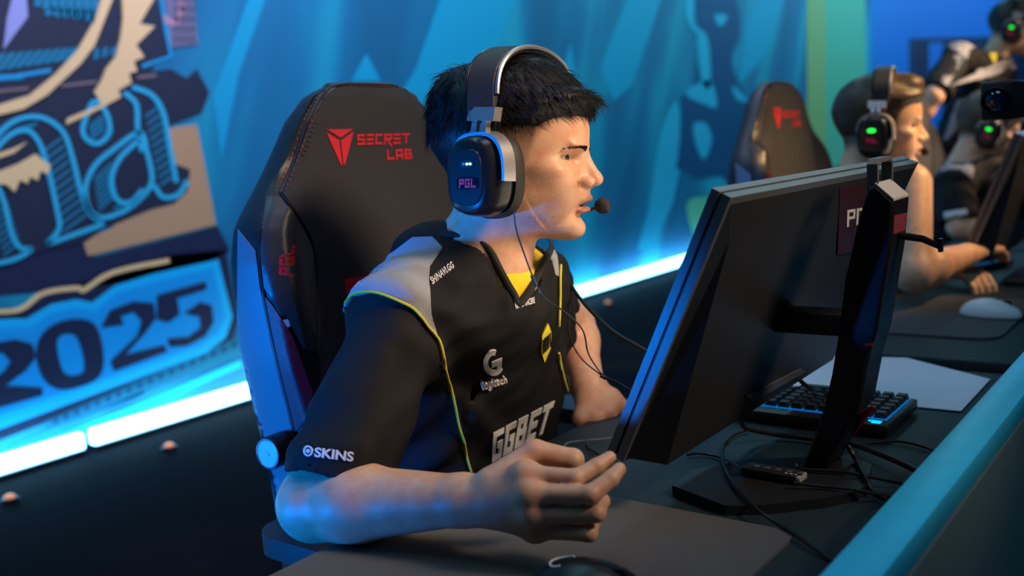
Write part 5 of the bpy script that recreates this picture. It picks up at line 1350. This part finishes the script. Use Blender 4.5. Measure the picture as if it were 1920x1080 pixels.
def mouse(c, ang, m, label, L=0.062, wd=0.033, ht=0.021, arc=None):
    ca, sa = math.cos(ang), math.sin(ang)
    def fn(p):
        q = p-np.array(c, np.float32); u = q[:, 0]*ca+q[:, 1]*sa; v = -q[:, 0]*sa+q[:, 1]*ca; k = np.stack([u, v, q[:, 2]], 1).astype(np.float32)
        d = smin(ell(k, (-.008, 0, 0.004), (L*.86, wd, ht*1.55)), ell(k, (.016, 0, 0.002), (L*.74, wd*.93, ht*1.2)), .02)
        return smax(d, -k[:, 2]+0.0005, .003)
    V, Q = polygonize(fn, np.array(c)-.09, np.array(c)+.09, .0025); V = project(fn, V, 2)
    e = empty('computer_mouse', c, label, 'mouse'); b = mesh_np('shell', V, Q, m, e); bv_ = bvh_of(b)
    def top(u, v): 
        x = c[0]+u*ca-v*sa; y = c[1]+u*sa+v*ca; loc = bv_.ray_cast(Vector((x, y, c[2]+.2)), Vector((0, 0, -1)))[0]; return np.array(loc)+[0, 0, .0004]
    MB().tube([top(u, 0) for u in np.linspace(.008, L*.8, 10)], .0008, 6).build('button_gap', m_cable, e)
    w0 = top(.032, 0); MB().lathe([(.009, -.0035), (.0105, -.0025), (.0105, .0025), (.009, .0035)], w0-np.array([0, 0, .006]), (-sa, ca, 0), 20).build('scroll_wheel', m_cable, e)
    if arc: MB().tube([top(-.028+.012*math.cos(t), .012*math.sin(t)) for t in np.linspace(.6, 5.0, 16)], .0011, 6).build('logo_print', m_logo, e)
    return e
mp_ = W(1106, 1092, 2, ZD+.02); mouse((mp_[0], mp_[1], ZD+.004), math.radians(-82), mat('mouse_black', (0.010, 0.010, 0.012), 0.35), 'black computer mouse on the grey mouse pad', arc=True)
mp_ = W(1857, 584, 2, ZD+.015); mouse((mp_[0], mp_[1], ZD+.005), math.radians(-100), mat('mouse_white', (0.62, 0.62, 0.66), 0.4), 'white computer mouse on the dark rounded pad')

def on(px, py, h=0.004): return W(px, py, 2, ZD+h)
def cable(name, pts, r, label, cat='cable', m=m_cable):
    o = MB().tube(spline(pts, 8), r, 8).build(name, m); tag(o, label, cat); return o
c1 = cable('headset_cable', [D(1030, 448, 1.47), D(1042, 478, 1.44), D(1062, 520, 1.41), D(1096, 570, 1.38), D(1150, 622, 1.34), D(1205, 655, 1.30), D(1240, 682, 1.30), on(1330, 790)], .0026, 'thick headset cable hanging from the neck to behind the monitor')
ec = empty('earphone_cable', D(1131, 706, 1.33), 'thin earphone cable with two strands joining above the left hand', 'cable')
for pth in ([D(963, 388, 1.215), D(968, 430, 1.225), D(985, 482, 1.235), D(1004, 530, 1.225), D(1022, 560, 1.225), D(1056, 583, 1.27), D(1092, 618, 1.30), D(1104, 665, 1.32), D(1131, 706, 1.33)],
            [D(1036, 452, 1.47), D(1043, 500, 1.44), D(1066, 572, 1.40), D(1069, 630, 1.37), D(1090, 672, 1.34), D(1131, 706, 1.33)], [D(1131, 706, 1.33), D(1160, 718, 1.31), D(1195, 742, 1.29), on(1260, 800)]):
    MB().tube(spline(pth, 8), .0011, 6).build('strand', m_cable, ec)
MB().tube([D(1126, 703, 1.33), D(1137, 709, 1.33)], .0032, 8).build('splitter', m_cable, ec)
MB().tube([D(998, 516, 1.228), D(1006, 536, 1.225)], .0028, 8).build('inline_remote', m_cable, ec)
cable('desk_cable', [on(1056, 846), on(1062, 832), on(1085, 827), on(1130, 823), on(1185, 815)], .0012, 'thin pale cable on the desk beside the pinching fingers', m=mat('cable_grey', (0.25, 0.25, 0.27), 0.5))
cable('desk_cable', [on(1100, 826), on(1104, 840), on(1130, 856), on(1160, 868)], .0016, 'short dark cable on the desk below the pale cable')
cable('monitor_cable', [MX(0.25, 0.325, -0.02), on(1395, 800, .03), on(1440, 812, .012), on(1500, 820, .008), on(1560, 828, .008), on(1596, 832, .01), on(1650, 852, .012), on(1712, 880, .012), on(1780, 925, .004)], .0036, 'thick black monitor cable passing behind the stand column')
cable('monitor_cable', [on(1600, 832, .006), on(1640, 829), on(1690, 828), on(1745, 842), on(1800, 870)], .0020, 'thin black cable curving over the desk past the stand')
cable('usb_cable', [on(1402, 806), on(1372, 818), on(1354, 842), on(1360, 880, .014), on(1385, 918, .016), on(1420, 955, .014), on(1452, 978, .008), on(1480, 996, .006), on(1515, 1020, .006), on(1560, 1052)], .0020, 'long black cable looping over the stand base and mouse pad corner')
cable('usb_cable', [on(1288, 853), on(1310, 850), on(1345, 856), on(1370, 866, .016), on(1388, 880, .022)], .0018, 'black cable entering the small control box on the base')
cable('usb_cable', [on(1488, 905, .020), on(1540, 912, .016), on(1600, 918, .016), on(1660, 930, .006), on(1730, 938)], .0020, 'black cable leaving the control box towards the barrier')
cable('usb_cable', [on(1493, 872, .016), on(1500, 880, .016), on(1560, 883, .016), on(1620, 892, .014), on(1690, 906, .006), on(1760, 915)], .0022, 'straight black cable lying across the stand base')
cable('power_cable', [on(1590, 836, .03), on(1605, 862, .016), on(1622, 895, .016), on(1640, 925, .006), on(1680, 945)], .0032, 'thick power cable dropping from the column to the barrier')
cable('monitor_cable', [MX(0.42, 0.318, -0.015), D(1510, 722, 1.36), D(1535, 738, 1.30), D(1562, 742, 1.22)], .0030, 'short bent cable between the monitor edge and stand column')
# small control box on the stand base
b0, b1 = on(1388, 890, .014), on(1493, 908, .014); ang = math.atan2(b1[1]-b0[1], b1[0]-b0[0]); Ld = np.linalg.norm(b1[:2]-b0[:2])
Mx = Matrix.Translation(Vector((b0[0], b0[1], ZD+.0125))) @ Matrix.Rotation(ang, 4, 'Z')
e = empty('control_box', (b0[0], b0[1], ZD+.0125), 'small black inline control box with buttons on the stand base', 'control box')
MB().box((0, 0, 0), (Ld, .026, .011), .003, Mx).build('case', m_kb, e)
MB().box((Ld-.012, .001, .0015), (Ld+.004, .025, .0095), .002, Mx).build('end_cap', m_grey, e)
for i in range(5): MB().box((.012+i*.014, .009, .0108), (.019+i*.014, .016, .0118), .0006, Mx).build('button', m_mon_edge, e)
for i in range(3): MB().box((.055+i*.006, .004, .0109), (.058+i*.006, .0065, .0114), 0, Mx).build('button_print', m_white_print, e)
# player camera on an arm behind the second monitor
ya, yb_ = W(1837, 190, 0, 1.80)[1], W(1899, 190, 0, 1.80)[1]; za_, zb_ = W(1866, 226, 0, 1.80)[2], W(1866, 152, 0, 1.80)[2]
e = empty('player_camera', (2.2, (ya+yb_)/2, 0.80), 'black box camera with blue glinting lens above the desks', 'camera')
MB().box((1.80, min(ya, yb_), za_), (1.95, max(ya, yb_), zb_), .006).build('body', m_mon, e)
lc = np.array([1.80, (ya+yb_)/2, (za_+zb_)/2]); lr = min(abs(ya-yb_), zb_-za_)/2*.93
ln = MB().lathe([(lr, -.004), (lr, .006), (lr*.90, .007), (lr*.86, .0), (lr*.5, -.004)], lc, (-1, 0, 0), 36).build('lens_barrel', m_dark, e)
MB().lathe([(lr*.80, .001), (lr*.62, .0045), (lr*.35, .0065), (.0004, .0072)], lc, (-1, 0, 0), 32).build('lens_glass', mat('lens_glass', (0.004, 0.012, 0.04), 0.06, coat=1.0, spec=0.9), ln)
MB().tube([(1.93, lc[1], lc[2]), (2.24, lc[1], lc[2])], .012, 12).build('boom', m_dark, e)
MB().tube([(2.24, lc[1], lc[2]+.02), (2.24, lc[1], 0.80), ], .012, 12).build('pole', m_dark, e)
MB().lathe([(.035, 0), (.035, .01), (.014, .014)], (2.24, lc[1], 0.72), (0, 0, 1), 20).build('clamp_foot', m_dark, e)
MB().tube([(2.24, lc[1], 0.73), (2.24, lc[1], 0.82)], .012, 12).build('pole_foot', m_dark, e)
